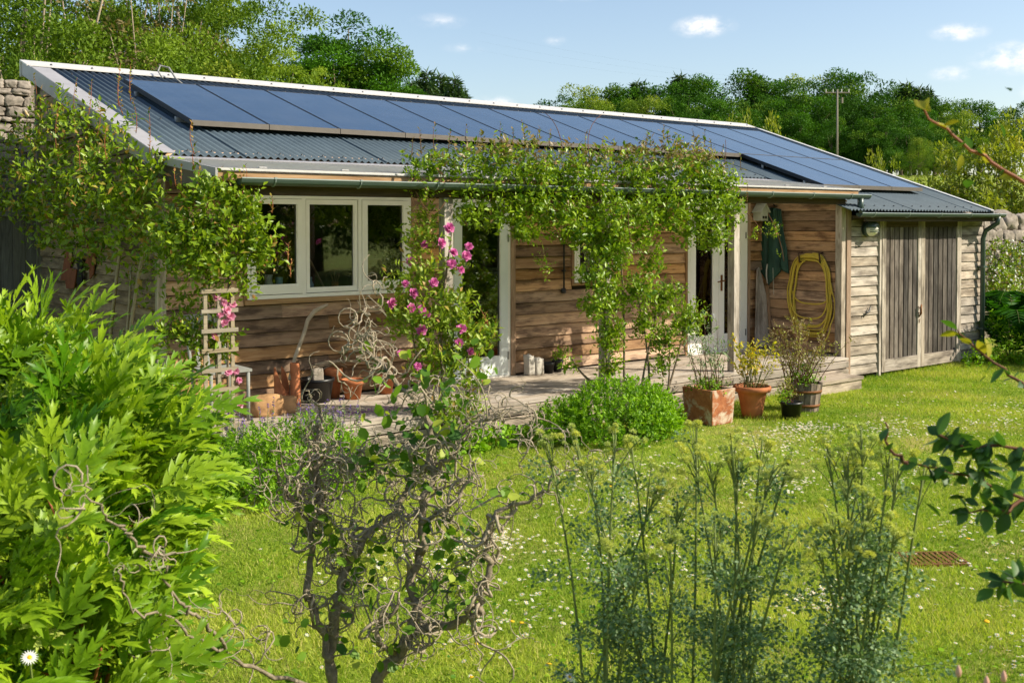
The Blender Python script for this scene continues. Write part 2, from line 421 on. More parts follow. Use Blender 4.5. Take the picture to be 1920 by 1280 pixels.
# back wall, right wall, floor
mb = MB().box(3.56, 16.7, 4.05, 4.15, 0, 4.0)
mb.hexa([(15.98, -1.33, 0), (16.06, -1.33, 0), (16.76, 4.05, 0), (16.68, 4.05, 0), (15.98, -1.33, 2.2), (16.06, -1.33, 2.2), (16.76, 4.05, 3.9), (16.68, 4.05, 3.9)])
mb.hexa([(12.48, .03, .2), (12.54, .03, .2), (12.54, 4.05, .2), (12.48, 4.05, .2), (12.48, .03, 2.72), (12.54, .03, 2.72), (12.54, 4.05, 3.95), (12.48, 4.05, 3.95)])
mb.build('rear_wall', INNER, B)
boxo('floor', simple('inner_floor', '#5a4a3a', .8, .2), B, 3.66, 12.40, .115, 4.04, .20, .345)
# --- roof
def kx(x0): return -.03 + (x0 - 3.5) * (.2 / 12.4)
def RP(x0, y, off=0.0): return (x0 + kx(x0) * (y + .1), y, 2.79 + .3176 * (y + .1) + off)
def roof_sheet_mat():
    M = Mat('corrugated_sheet'); co = M.coord((1, 1, 1), True)
    n = M.noise(co, 3.0, 6, .65); f = M.noise(M.coord((30, 1.0, 1)), 2.0, 4, .6)
    col = M.mix(n, lin('#424e56'), lin('#5d6c76')); col = M.mix(.4, col, M.ramp(f, [(.3, (.8, .8, .8)), (.7, (1.12, 1.12, 1.1))]), 'MULTIPLY')
    return M.bsdf(col, .66, .2, .0)
ROOFM = roof_sheet_mat()
roof = empty('roof', (3.5, 0, 2.79), parent=B)
PITCH = .079
edges = [3.56 + 10 * PITCH * i for i in range(16)] + [16.0]
for i, (a, b) in enumerate(zip(edges[:-1], edges[1:])):
    ylo = -.14 if i < 11 else -1.60
    n = max(2, int(round((b - a + .03) / PITCH * 8))); off = .003 * (i % 2)
    V = []; F = []
    ys = [ylo, 1.2, 3.86]
    for q in range(n + 1):
        x0 = a + (b - a + .03) * q / n
        w = .013 * math.sin(2 * math.pi * (x0 - 3.56) / PITCH)
        for y in ys: V.append(RP(x0, y, w + off))
    m = len(ys)
    for q in range(n):
        for r in range(m - 1): F.append((q * m + r, (q + 1) * m + r, (q + 1) * m + r + 1, q * m + r + 1))
    o = obj('roof_sheet', V, F, ROOFM, roof, RP((a + b) / 2, 1.5), smooth=True)
    s = o.modifiers.new('thickness', 'SOLIDIFY'); s.thickness = .004; s.offset = -1
def strip(x0a, x0b, ya, yb, off, th):
    P = [RP(x0a, ya, off), RP(x0b, ya, off), RP(x0b, yb, off), RP(x0a, yb, off)]
    return [(p[0], p[1], p[2] - th) for p in P] + P
MB().hexa(strip(3.42, 16.02, 3.65, 3.93, .032, .015)).hexa([(3.30, 3.93, 3.90), (16.7, 3.93, 3.90), (16.7, 3.96, 3.90), (3.30, 3.96, 3.90), (3.30, 3.93, 4.10), (16.7, 3.93, 4.10), (16.7, 3.96, 4.10), (3.30, 3.96, 4.10)]).build('ridge_flashing', FLASH, roof)
MB().hexa(strip(3.44, 3.64, -.16, 3.55, .030, .012)).hexa(strip(3.435, 3.455, -.16, 3.93, .026, .17)).build('verge_flashing', VERGE, roof)
MB().hexa(strip(15.97, 16.06, -1.62, 3.55, .028, .012)).hexa(strip(16.045, 16.06, -1.62, 3.93, .024, .16)).build('verge_flashing', FLASH, roof)
fx = MB()
for i in range(60):
    x0 = 3.56 + PITCH * (.25 + 3 * i)
    for y in (-.03, 1.25, 3.35) if x0 < 12.2 else (-1.45, 3.35):
        if x0 < 15.9: fx.lathe([(.011, 0), (.009, .008), (.004, .014)], RP(x0, y, .012), 6, cap=True)
for i in range(28):
    p = RP(3.7 + i * .45, 3.72, .03); fx.lathe([(.016, 0), (.013, .012), (.005, .02)], p, 6, cap=True)
tag(fx.build('roof_fixings', BLACK, roof), kind='stuff')
lp = MB().tube([RP(4.9, 3.5, .03), RP(4.88, 3.6, .10), RP(4.93, 3.66, .16), RP(5.02, 3.62, .15), RP(5.06, 3.5, .04), RP(5.06, 3.3, .02)], .012, 6)
lp.build('lead_in_cable', simple('grey_cable', '#8d8c88', .5), roof, smooth=True)
# --- veranda roof, gutter, beam, posts
ver = empty('veranda', (3.5, 0, .35), parent=B)
def VR(y): return 2.757 + (y + .13) * (2.757 - 2.592) / 1.34
MB().hexa([(3.50, -1.47, VR(-1.47) - .03), (12.50, -1.47, VR(-1.47) - .03), (12.50, .05, VR(.05) - .03), (3.50, .05, VR(.05) - .03),
           (3.50, -1.47, VR(-1.47)), (12.50, -1.47, VR(-1.47)), (12.50, .05, VR(.05)), (3.50, .05, VR(.05))]).build('veranda_roof', LEAD, ver)
def vstrip(x0, x1, ya, yb, up, dn):
    return [(x0, ya, VR(ya) - dn), (x1, ya, VR(ya) - dn), (x1, yb, VR(yb) - dn), (x0, yb, VR(yb) - dn), (x0, ya, VR(ya) + up), (x1, ya, VR(ya) + up), (x1, yb, VR(yb) + up), (x0, yb, VR(yb) + up)]
MB().hexa(vstrip(3.52, 12.3, -.36, -.10, .006, -.001)).build('apron_flashing', VERGE, ver)
MB().box(3.49, 12.51, -1.490, -1.472, 2.578, 2.597).build('front_flashing', FLASH, ver)
for i in range(11): boxo('roof_clip', FLASH, ver, 3.95 + i * .8, 4.02 + i * .8, -1.30, -1.27, VR(-1.29) + .002, VR(-1.29) + .010)
MB().hexa(vstrip(3.476, 3.497, -1.49, -.10, .006, .065)).build('side_fascia', VERGE, ver)
MB().add([(3.53, -1.40, 2.39), (3.53, -.02, 2.55), (3.53, -.02, 2.715), (3.53, -1.40, 2.545), (3.56, -1.40, 2.39), (3.56, -.02, 2.55), (3.56, -.02, 2.715), (3.56, -1.40, 2.545)],
         [(3, 2, 1, 0), (4, 5, 6, 7), (0, 1, 5, 4), (1, 2, 6, 5), (2, 3, 7, 6), (3, 0, 4, 7)]).build('side_panel', simple('grey_side_panel', '#6b6259', .8, .2, 0, .3, 6), ver)
boxo('fascia_board', W_TRIMX, ver, 3.50, 12.48, -1.468, -1.445, 2.50, 2.577)
boxo('beam', W_DARK, ver, 3.52, 12.25, -1.43, -1.34, 2.385, 2.49)
for i in range(12): boxo('rafter', W_DARK, ver, 3.75 + i * .76, 3.80 + i * .76, -1.33, .02, 2.47, 2.555)
def half_gutter(x0, x1, y, z, r, parent, ends=True):
    mb = MB(); n = 10; V = []
    for x in (x0, x1):
        for rr in (r, r - .006):
            for k in range(n + 1):
                a = math.pi + math.pi * k / n; V.append((x, y + rr * math.cos(a), z + rr * math.sin(a)))
    m = n + 1; F = []
    for k in range(n):
        F += [(k, k + 1, 2 * m + k + 1, 2 * m + k), (m + k + 1, m + k, 3 * m + k, 3 * m + k + 1)]
    F += [(0, 2 * m, 3 * m, m), (n, m + n, 3 * m + n, 2 * m + n)]
    F += [tuple(range(0, m)), tuple(range(3 * m - 1, 2 * m - 1, -1))]
    g = mb.add(V, F).build('gutter', GUTTER, parent)
    lip = MB().tube([(x0, y - r, z), (x1, y - r, z)], .007, 6).build('gutter_lip', simple('gutter_lit_tone', '#8f9a96', .3, .5, 0, .05), g)  # sunlit paleness of the lip put into its colour; brackets share it
    x = x0 + .3
    while x < x1:
        MB().tube([(x, y + r * math.cos(a) * 1.08, z + r * math.sin(a) * 1.08) for a in np.linspace(math.pi, 2 * math.pi, 8)], .006, 5).box(x - .012, x + .012, y - r - .01, y - r + .012, z - .004, z + .012).build('gutter_bracket', simple('gutter_lit_tone', '#8f9a96'), g)
        x += .82
    return g
half_gutter(3.66, 12.60, -1.535, 2.512, .058, ver)
MB().tube([(12.43, -1.535, 2.47), (12.43, -1.535, 2.38), (12.43, -1.56, 2.27)], [.042, .040, .040], 12).build('downpipe', GUTTER, ver, smooth=True)
for x in (5.775, 7.865, 9.985):
    boxo('post', W_POST, ver, x, x + .098, -1.44, -1.34, .30, 2.384, .004)
half_gutter(12.20, 15.98, -1.668, 2.270, .05, B)
boxo('fascia_board', W_DARK, B, 12.45, 16.0, -1.60, -1.575, 2.16, 2.27)
boxo('soffit_board', W_DARK, B, 12.45, 16.0, -1.573, -1.41, 2.205, 2.235)
MB().tube([(15.83, -1.668, 2.24), (15.83, -1.66, 2.14), (15.83, -1.47, 2.02), (15.83, -1.43, 1.9), (15.83, -1.43, .05)], .036, 12).build('downpipe', GUTTER, B, smooth=True)
for z in (1.45, .5): boxo('pipe_clip', GUTTER, B, 15.775, 15.885, -1.475, -1.37, z, z + .03)
# --- deck
deck = empty('deck', (3.62, -1.5, .35), parent=B)
for i in range(11):
    y0 = -1.5 + i * .1365
    a = 3.62
    for b in sorted([3.62 + random.uniform(2.4, 3.6), 3.62 + random.uniform(5.2, 6.6)]) + [12.40 if y0 > -1.37 else 12.245]:
        boxo('deck_board', W_DECK, deck, a, b - .003, y0, y0 + .130, .322 + random.uniform(-.001, .001), .350 + random.uniform(-.0015, .0015)); a = b
boxo('deck_joist', W_DARK, deck, 3.66, 12.2, -1.47, -1.42, .0, .318)
for k, (z0, z1) in enumerate(((.220, .312), (.112, .206), (.0, .098))):
    a = 3.62
    for b in (3.62 + random.uniform(2, 3.5), 3.62 + random.uniform(5, 6.5), 12.245):
        mb = MB()
        mb.box(a, b - .003, -1.496 + k * .003, -1.476, z0, z1)
        nr = 6
        for r in range(nr):
            zz = z0 + .006 + (z1 - z0 - .012) * r / nr
            mb.box(a, b - .003, -1.506 + k * .003, -1.4962 + k * .003, zz, zz + (z1 - z0) / nr * .55)
        mb.build('fascia_board', W_DECK, deck, ((a + b) / 2, -1.49, (z0 + z1) / 2)); a = b
step = empty('step', (11.1, -1.85, 0), parent=deck)
boxo('tread', W_DECK, step, 11.10, 12.06, -1.85, -1.50, .125, .165)
boxo('riser', W_DECK, step, 11.12, 12.04, -1.83, -1.80, .0, .123)
boxo('side_board', W_DECK, step, 11.12, 11.15, -1.797, -1.51, .0, .123); boxo('side_board', W_DECK, step, 12.01, 12.04, -1.797, -1.51, .0, .123)
# --- windows and doors
def pane(parent, x0, x1, z0, z1, y=.02):
    return boxo('pane', GLASS, parent, x0, x1, y, y + .006, z0, z1)
def sash(parent, x0, x1, z0, z1, y0, y1, st=.055, rail=.075, mat=WHITE, name='sash'):
    """four members round a pane"""
    mb = MB().box(x0, x0 + st, y0, y1, z0, z1).box(x1 - st, x1, y0, y1, z0, z1)
    mb.box(x0 + st, x1 - st, y0 + .001, y1 - .001, z0, z0 + rail).box(x0 + st, x1 - st, y0 + .001, y1 - .001, z1 - .05, z1)
    s = mb.build(name, mat, parent)
    pane(s, x0 + st - .004, x1 - st + .004, z0 + rail - .004, z1 - .046, (y0 + y1) / 2)
    bd = MB(); b0, b1, c0, c1 = x0 + st, x1 - st, z0 + rail, z1 - .05       # glazing bead
    bd.box(b0, b0 + .010, y0 + .008, y0 + .02, c0, c1).box(b1 - .010, b1, y0 + .008, y0 + .02, c0, c1).box(b0 + .01, b1 - .01, y0 + .008, y0 + .02, c0, c0 + .012)
    bd.build('glazing_bead', WHITE, s)
    return s
win = empty('window', (4.41, 0, 1.39), parent=B)
fr = MB().box(4.41, 6.31, -.03, .08, 1.388, 1.425).box(4.41, 6.31, -.02, .08, 2.385, 2.415).box(4.41, 4.445, -.02, .08, 1.425, 2.385).box(6.275, 6.31, -.02, .08, 1.425, 2.385)
fr.box(5.005, 5.045, -.02, .08, 1.425, 2.385).box(5.655, 5.695, -.02, .08, 1.425, 2.385)
fr.build('frame', WHITE, win)
sash(win, 4.449, 5.001, 1.432, 2.381, -.028, .03, .05, .085)
sash(win, 5.052, 5.648, 1.432, 2.381, -.012, .03, .035, .04)
sash(win, 5.699, 6.271, 1.432, 2.381, -.028, .03, .06, .085)
w2 = empty('window', (8.69, 0, 1.43), parent=B)
MB().box(8.69, 9.27, -.02, .08, 1.405, 1.44).box(8.69, 9.27, -.02, .08, 2.12, 2.16).box(8.69, 8.72, -.02, .08, 1.44, 2.12).box(9.24, 9.27, -.02, .08, 1.44, 2.12).build('frame', WHITE, w2)
sash(w2, 8.722, 9.238, 1.442, 2.118, -.024, .03, .05, .06)
def glazed_door(x0, x1, name, hinge_right, mat, parent=None, frame=True, y0=-.015):
    d = empty(name, (x0, 0, .35), parent=B)
    mb = MB()
    if frame: mb.box(x0, x0 + .035, -.018, .09, .352, 2.41).box(x1 - .035, x1, -.018, .09, .352, 2.41).box(x0 + .035, x1 - .035, -.018, .09, 2.375, 2.41)
    mb.box(x0 + .035, x1 - .035, -.03, .09, .351, .366)
    mb.build('frame', mat, d)
    return d
d1 = glazed_door(6.845, 7.69, 'door', True, WHITE)
lf = sash(d1, 6.884, 7.652, .372, 2.37, -.022, .03, .105, .215, BLUEWHITE, 'leaf')
for z in (.55, 1.92): boxo('hinge', simple('steel', '#9a9a98', .35, .5, .8), lf, 7.645, 7.660, -.034, -.0225, z, z + .09)
d2 = glazed_door(10.735, 11.965, 'door', True, WHITE)
la = sash(d2, 10.774, 11.352, .372, 2.37, -.022, .03, .11, .215, WHITE, 'leaf')
lb = sash(d2, 11.358, 11.926, .372, 2.37, -.022, .03, .11, .215, WHITE, 'leaf')
MB().box(11.39, 11.42, -.034, -.0225, 1.20, 1.42).tube([(11.405, -.034, 1.34), (11.405, -.085, 1.34), (11.33, -.085, 1.335), (11.27, -.08, 1.33)], .009, 8).build('handle', simple('bronze', '#8a5a35', .35, .5, .7), lb)
for z in (.55, 1.92): boxo('hinge', MATS['steel'], lb, 11.915, 11.93, -.034, -.0225, z, z + .09)
# shed doors
for k, (a, b) in enumerate(((13.178, 14.165), (14.175, 15.235))):
    d = empty('shed_door', (a, -1.36, .06), parent=B)
    for s0, s1 in ((a, a + .085), (b - .085, b)): boxo('stile', W_POST, d, s0, s1, -1.395, -1.355, .06, 2.165)
    boxo('rail', W_RAIL, d, a + .087, b - .087, -1.393, -1.355, .062, .235)
    boxo('rail', W_DARK, d, a + .087, b - .087, -1.393, -1.355, 2.08, 2.163)
    n = 7; w = (b - a - .174) / n
    for i in range(n):
        x = a + .087 + i * w; dp = random.uniform(0, .004)
        boxo('plank', W_DOOR, d, x + .013, x + w - .013, -1.378 - dp, -1.36, .237, 2.078)
    boxo('backing', INNER, d, a + .08, b - .08, -1.356, -1.345, .237, 2.078)
RUST = simple('rust', '#7d5330', .7, .3, .3, .4, 20)
MB().tube([(14.10, -1.40, .78), (14.115, -1.425, .84), (14.10, -1.43, .90), (14.12, -1.425, .97)], [.006, .017, .016, .007], 7).tube([(14.06, -1.41, .93), (14.11, -1.43, .91), (14.16, -1.41, .95)], .007, 5).tube([(14.06, -1.41, .84), (14.11, -1.43, .86), (14.15, -1.41, .82)], .007, 5).tube([(14.11, -1.41, .76), (14.09, -1.41, .70)], .006, 5).build('latch', RUST, B, smooth=True)
# --- solar panels: things fixed on top of the sheets
def panel_mats():
    M = Mat('solar_glass'); co = M.coord((1, 1, 1), True)
    n = M.noise(co, 160, 2, .5)
    dust = M.noise(co, 2.5, 5, .65)
    col = M.mix(M.ramp(n, [(.35, (0, 0, 0)), (.65, (1, 1, 1))]), lin('#0c2036'), lin('#173450'))
    col = M.mix(M.math('MULTIPLY', M.ramp(dust, [(.4, (0, 0, 0)), (.8, (1, 1, 1))]), .10), col, lin('#8a9098'))
    sx = M.node('ShaderNodeTexBrick', in_Vector=co, in_Scale=1.0, in_Mortar_Size=.004, in_Brick_Width=.157, in_Row_Height=.157); sx.offset = 0
    col = M.mix(M.math('MULTIPLY', sx.outputs['Fac'], .35), col, lin('#4a6078'))
    m = M.bsdf(col, .22, .25, coat=.55); M.b.inputs['Coat Roughness'].default_value = .03
    return m
PGLASS = panel_mats(); PFRAME = simple('panel_frame', '#6a635a', .5, .4, .2, .12); PDARK = simple('panel_frame_dark', '#20242a', .5, .4)
PW = .85
def panel(i, ya, yb, label):
    a, b = 4.2 + PW * i, 4.2 + PW * (i + 1) - .008
    root = empty('solar_panel', RP((a + b) / 2, ya, .1), label, 'solar panel', 'solar panels on the corrugated roof')
    def q(x0, x1, y0, y1, z0, z1): 
        P = [RP(x0, y0), RP(x1, y0), RP(x1, y1), RP(x0, y1)]
        return [(p[0], p[1], p[2] + z0) for p in P] + [(p[0], p[1], p[2] + z1) for p in P]
    MB().hexa(q(a + .010, b - .010, ya + .011, yb - .010, .085, .118)).build('glass', PGLASS, root)
    MB().hexa(q(a, b, ya, ya + .010, .066, .1205)).build('frame', PFRAME, root)
    MB().hexa(q(a, a + .009, ya + .0105, yb, .066, .121)).hexa(q(b - .009, b, ya + .0105, yb, .066, .121)).hexa(q(a + .0095, b - .0095, yb - .009, yb, .066, .1205)).build('frame', PDARK, root)
    for y_ in (ya + .35, yb - .45): MB().hexa(q(a - .03 * (i == 0) + .005, b - .005, y_, y_ + .04, .012, .064)).build('mounting_rail', simple('aluminium', '#b9bbbd', .35, .5, .9, .1), root)
ORD = ['first', 'second', 'third', 'fourth', 'fifth', 'sixth', 'seventh', 'eighth', 'ninth', 'tenth', 'eleventh', 'twelfth', 'thirteenth']
for i in range(13):
    panel(i, .80, 2.78, 'dark blue solar panel on the roof, %s from the left in the upper row' % ORD[i])
for i in range(10, 13):
    panel(i, -.83, .79, 'dark blue solar panel in the short lower row, %s from the left' % ORD[i - 10])
# ------------------------------------------------------------------ foliage helpers
CAMP = np.array([0, -9.811, 2.15])
def tmpl(side_pts, curl=.10, fold=.18, z_tip=-.12):
    """leaf outline from (x, halfwidth) pairs; strip of triangles round the midrib"""
    V = [(0, 0, 0)]; F = []
    for x, w in side_pts:
        z = z_tip * x * x
        V += [(x, 0, z), (x, w, z + fold * w), (x, -w, z + fold * w)]
    n = len(side_pts)
    V.append((1, 0, z_tip))
    F += [(0, 1, 2), (0, 3, 1)]
    for i in range(n - 1):
        a = 1 + 3 * i; b = a + 3
        F += [(a, b, b + 1), (a, b + 1, a + 1), (a, b + 2, b), (a, a + 2, b + 2)]
    a = 1 + 3 * (n - 1)
    F += [(a, 3 * n + 1, a + 1), (a, a + 2, 3 * n + 1)]
    return np.array(V, float), np.array(F)
T_QUAD = (np.array([(0, 0, 0), (.45, .24, .06), (1, 0, -.08), (.45, -.24, .06)], float), np.array([(0, 2, 1), (0, 3, 2)]))
T_NARROW = (np.array([(0, 0, 0), (.4, .12, .04), (1, 0, -.12), (.4, -.12, .04)], float), np.array([(0, 2, 1), (0, 3, 2)]))
T_ROUND = (np.array([(0, 0, 0), (.3, .36, .05), (.75, .33, .03), (1, 0, -.06), (.75, -.33, .03), (.3, -.36, .05), (.5, 0, 0)], float), np.array([(0, 6, 1), (1, 6, 2), (2, 6, 3), (3, 6, 4), (4, 6, 5), (5, 6, 0)]))
T_OVAL = tmpl([(.12, .13), (.32, .25), (.55, .28), (.8, .16)], fold=.22, z_tip=-.18)
def t_jag(teeth=4):
    """lanceolate leaflet with long forward-pointing teeth"""
    V = [(0, 0, 0)]; F = []; n = teeth * 2
    for i in range(1, n + 1):
        x = i / (n + 1.5); V.append((x, 0, -.30 * x * x))
    mid = list(range(0, n + 1)); tip = len(V); V.append((1, 0, -.36))
    for sgn in (1, -1):
        for k in range(teeth):
            i0 = mid[2 * k]; i1 = mid[min(2 * k + 2, n)]; xa = V[i0][0]
            w = .145 * math.sin(math.pi * min(1, .28 + k / (teeth + .8))) + .02
            j = len(V); V.append((xa + .40, sgn * w, -.30 * (xa + .36) ** 2 + .2 * w))
            q = len(V); V.append((xa + .15, sgn * w * .6, -.30 * (xa + .12) ** 2 + .16 * w))
            F += [(i0, i1, j), (i0, j, q)] if sgn > 0 else [(i0, j, i1), (i0, q, j)]
    j = mid[-1]; a = len(V); V += [(V[j][0] + .02, .05, V[j][2]), (V[j][0] + .02, -.05, V[j][2])]
    F += [(j, tip, a), (j, a + 1, tip)]
    return np.array(V, float), np.array(F)
T_JAG = t_jag(3)
def frame(D, N):
    D = unit(D); S = unit(np.cross(N, D)); N = np.cross(D, S); return D, S, N
def inst(T, P, D, N, L, tint=None):
    """copies of a template at P along D, facing N, length L -> V, F, tint"""
    TV, TF = T; n = len(P); D, S, N = frame(D, N); L = np.broadcast_to(np.asarray(L, float), (n,))
    V = P[:, None] + L[:, None, None] * (TV[None, :, 0:1] * D[:, None] + TV[None, :, 1:2] * S[:, None] + TV[None, :, 2:3] * N[:, None])
    F = TF[None] + (np.arange(n) * len(TV))[:, None, None]
    t = None if tint is None else np.repeat(tint, len(TV), 0)
    return V.reshape(-1, 3), F.reshape(-1, 3), t
def rnd(n): return RNG.normal(size=(n, 3))
def on_blobs(blobs, n, shell=.55):
    """points in a union of ellipsoids (cx,cy,cz,rx,ry,rz[,weight]) with outward directions"""
    B_ = np.array([list(b[:6]) + [b[6] if len(b) > 6 else 1.0] for b in blobs], float)
    w = B_[:, 6] * (B_[:, 3] * B_[:, 4] * B_[:, 5]) ** .66; w /= w.sum()
    k = RNG.choice(len(B_), n, p=w); u = unit(rnd(n)); r = RNG.random(n) ** shell
    R_ = B_[k, 3:6]
    return B_[k, :3] + u * R_ * r[:, None], unit(u / R_)
def tints(n, hi=.0, base=(0, 1)):
    t = np.zeros((n, 3)); t[:, 0] = RNG.uniform(base[0], base[1], n); t[:, 1] = (RNG.random(n) < hi) * RNG.uniform(.5, 1, n); return t
def twigs(P, A, m, tl, spread=1.0, up=.3, out=None, outw=.8):
    """m leaves along each twig; returns leaf bases, directions and normals"""
    n = len(P); j = (np.arange(m) + .6) / m
    base = (P[:, None] + A[:, None] * (tl * j)[None, :, None]).reshape(-1, 3)
    Ar = np.repeat(A, m, 0); rd = rnd(n * m); rd -= Ar * (rd * Ar).sum(-1, keepdims=True); rd = unit(rd)
    D = unit(Ar * .55 + rd * spread + np.array([0, 0, up]))
    N = unit(np.array([0, 0, 1.0]) + .55 * rnd(n * m) + .25 * Ar) if out is None else unit(np.array([0, 0, .65]) + .5 * rnd(n * m) + outw * np.repeat(out, m, 0))
    return base, D, N
def leaf_obj(root, T, P, D, N, L, mat, tint, parts=0, name='leaf', rest='foliage', vis=None):
    """the leaves that show largest become parts of their own, the others one part"""
    n = len(P); L = np.broadcast_to(np.asarray(L, float), (n,)).copy()
    if parts:
        dist = np.linalg.norm(P - CAMP, axis=1); key = dist / L if vis is None else vis
        order = np.argsort(key); top, low = order[:parts], order[parts:]
        Dn, Sn, Nn = frame(D, N); protos = []
        for q in range(6):
            tv = np.tile([[q / 4.0 if q < 5 else .5, 0.0 if q < 5 else .8, 0]], (len(T[0]), 1))
            me = raw_mesh(name, T[0], T[1], False, tv); me.materials.append(mat); protos.append(me)
        base = ORG[root.name]
        for i in top:
            q = 5 if tint[i, 1] > .5 else int(round(tint[i, 0] * 4))
            o = bpy.data.objects.new(name, protos[q]); COL.objects.link(o); o.parent = root
            s = L[i]; d, ss, nn = Dn[i] * s, Sn[i] * s, Nn[i] * s; p = P[i] - np.array(base)
            o.matrix_local = Matrix(((d[0], ss[0], nn[0], p[0]), (d[1], ss[1], nn[1], p[1]), (d[2], ss[2], nn[2], p[2]), (0, 0, 0, 1)))
    else: low = np.arange(n)
    if len(low):
        V, F, t = inst(T, P[low], D[low], N[low], L[low], tint[low])
        o = obj(rest, V, F, mat, root, None, False, t); tag(o, kind='stuff')
def tube_many(paths, n=4):
    mb = MB()
    for pts, r in paths: mb.tube(pts, r, n)
    return mb
def bez(a, b, bend=(0, 0, .2), k=6):
    a, b, c = np.array(a, float), np.array(b, float), np.array(bend, float)
    return [tuple(a + (b - a) * t + c * 4 * t * (1 - t)) for t in np.linspace(0, 1, k)]
BARK = simple('bark', '#7a6c5a', .9, .15, 0, .35, 14, .4)
BARKP = simple('bark_pale', '#a3937d', .9, .15, 0, .35, 18, .4)
CANE = simple('green_cane', '#6d7a3c', .7, .3, 0, .3, 10)
REDSTEM = simple('red_stem', '#9b5a3a', .6, .3, 0, .25, 10)
BROWNSTEM = simple('brown_stem', '#6b4a36', .8, .2, 0, .3, 10)
L_ROSE = leaf_mat('rose_leaf', '#41640f', '#98b024', '#ab824a', .38, .30, .35)
L_CREEP = leaf_mat('creeper_leaf', '#3c6610', '#97b022', '#8f7050', .38, .30, .35)
L_POST = leaf_mat('post_rose_leaf', '#456c18', '#a3b436', '#b98a52', .45, .34, .35)
L_HERB = leaf_mat('herb_leaf', '#44740e', '#97c022', None, .5, .36, .25)
L_SHRUB = leaf_mat('shrub_leaf', '#4c7a08', '#a6c02a', '#ccd670', .42, .32, .35, None, 14)
L_HAZEL = leaf_mat('hazel_leaf', '#355e12', '#749826', '#b4bf48', .5, .34, .3)
L_GLAUC = leaf_mat('glaucous_leaf', '#4a6a40', '#90a87c', '#b0bd88', .6, .3, .25)
L_DARK = leaf_mat('dark_oval_leaf', '#27471c', '#4f7529', '#b0a52e', .48, .35, .35)
L_FERN = leaf_mat('fern_leaf', '#234c10', '#447a20', None, .55, .3, .2)  # greens darkened for the shade falling on the ferns
L_SILVER = leaf_mat('silver_leaf', '#5f7d4c', '#9db088', '#b7b2c8', .6, .3, .3)
L_DRY = leaf_mat('dry_leaf', '#6f6240', '#9c8a62', '#a5ab4a', .6, .3, .3)
L_YELLOW = leaf_mat('yellow_leaf', '#93932a', '#cfc440', '#d9a52a', .5, .42, .35)
PINK = leaf_mat('pink_petal', '#b83f8c', '#e77fbe', '#f3b6cf', .5, .35, .3, '#e070b0')
PINKL = leaf_mat('pale_pink_petal', '#cf6a98', '#f0a6c2', '#f8d2da', .5, .35, .3, '#e58aae')
PURPLE = leaf_mat('purple_petal', '#6a4a9a', '#9a7ac0', None, .5, .3, .3, '#8a6ab8')
WHITEP = leaf_mat('white_petal', '#e8e8e2', '#f4f4f0', None, .5, .3, .3, '#e8e8e0')
YELLOWP = simple('flower_yellow', '#e0b020', .6, .2, 0, .15)
FLUFF = leaf_mat('fluffy_flower', '#a5b45c', '#d6dc94', '#dcd65a', .7, .35, .2)
def flower_mesh(name, mats, rings=((7, 1.0, .25), (8, .86, .65), (7, .68, 1.0), (6, .45, 1.3)), seed=0):
    """cupped many-petalled rose, unit radius, facing +z; parts of one flower stay one mesh"""
    r = np.random.default_rng(seed); P = []; D = []; N = []; L = []; t = []
    for k, (n, ln, tilt) in enumerate(rings):
        for i in range(n):
            a = 2 * math.pi * (i + .5 * k) / n + r.uniform(-.2, .2); tl = tilt + r.uniform(-.15, .15)
            d = np.array([math.cos(a) * math.cos(tl), math.sin(a) * math.cos(tl), math.sin(tl)])
            P.append((0, 0, .05 * k)); D.append(d); N.append((-math.cos(a) * math.sin(tl), -math.sin(a) * math.sin(tl), math.cos(tl))); L.append(ln); t.append((r.uniform(0, 1), .35 if k < 2 and r.random() < .3 else 0, 0))
    V, F, tt = inst(T_ROUND, np.array(P, float), np.array(D, float), np.array(N, float), np.array(L), np.array(t))
    me = raw_mesh(name, V, F, True, tt); me.materials.append(mats); return me
ROSES = [flower_mesh('rose_flower', PINK, seed=s) for s in range(3)]
ROSESP = [flower_mesh('rose_flower', PINKL, ((7, 1.0, .3), (7, .8, .75), (5, .5, 1.2)), seed=s) for s in range(3)]
def flowers(root, pts, size, protos, face=(-.3, -.9, .5), name='flower'):
    base = np.array(ORG[root.name])
    for i, p in enumerate(pts):
        o = bpy.data.objects.new(name, protos[i % len(protos)]); COL.objects.link(o); o.parent = root
        d = Vector(face) + Vector((random.uniform(-.5, .5), random.uniform(-.3, .3), random.uniform(-.4, .4)))
        s = size * random.uniform(.8, 1.2)
        o.location = Vector(np.array(p) - base); o.rotation_euler = d.to_track_quat('Z', 'Y').to_euler(); o.scale = (s, s, s)
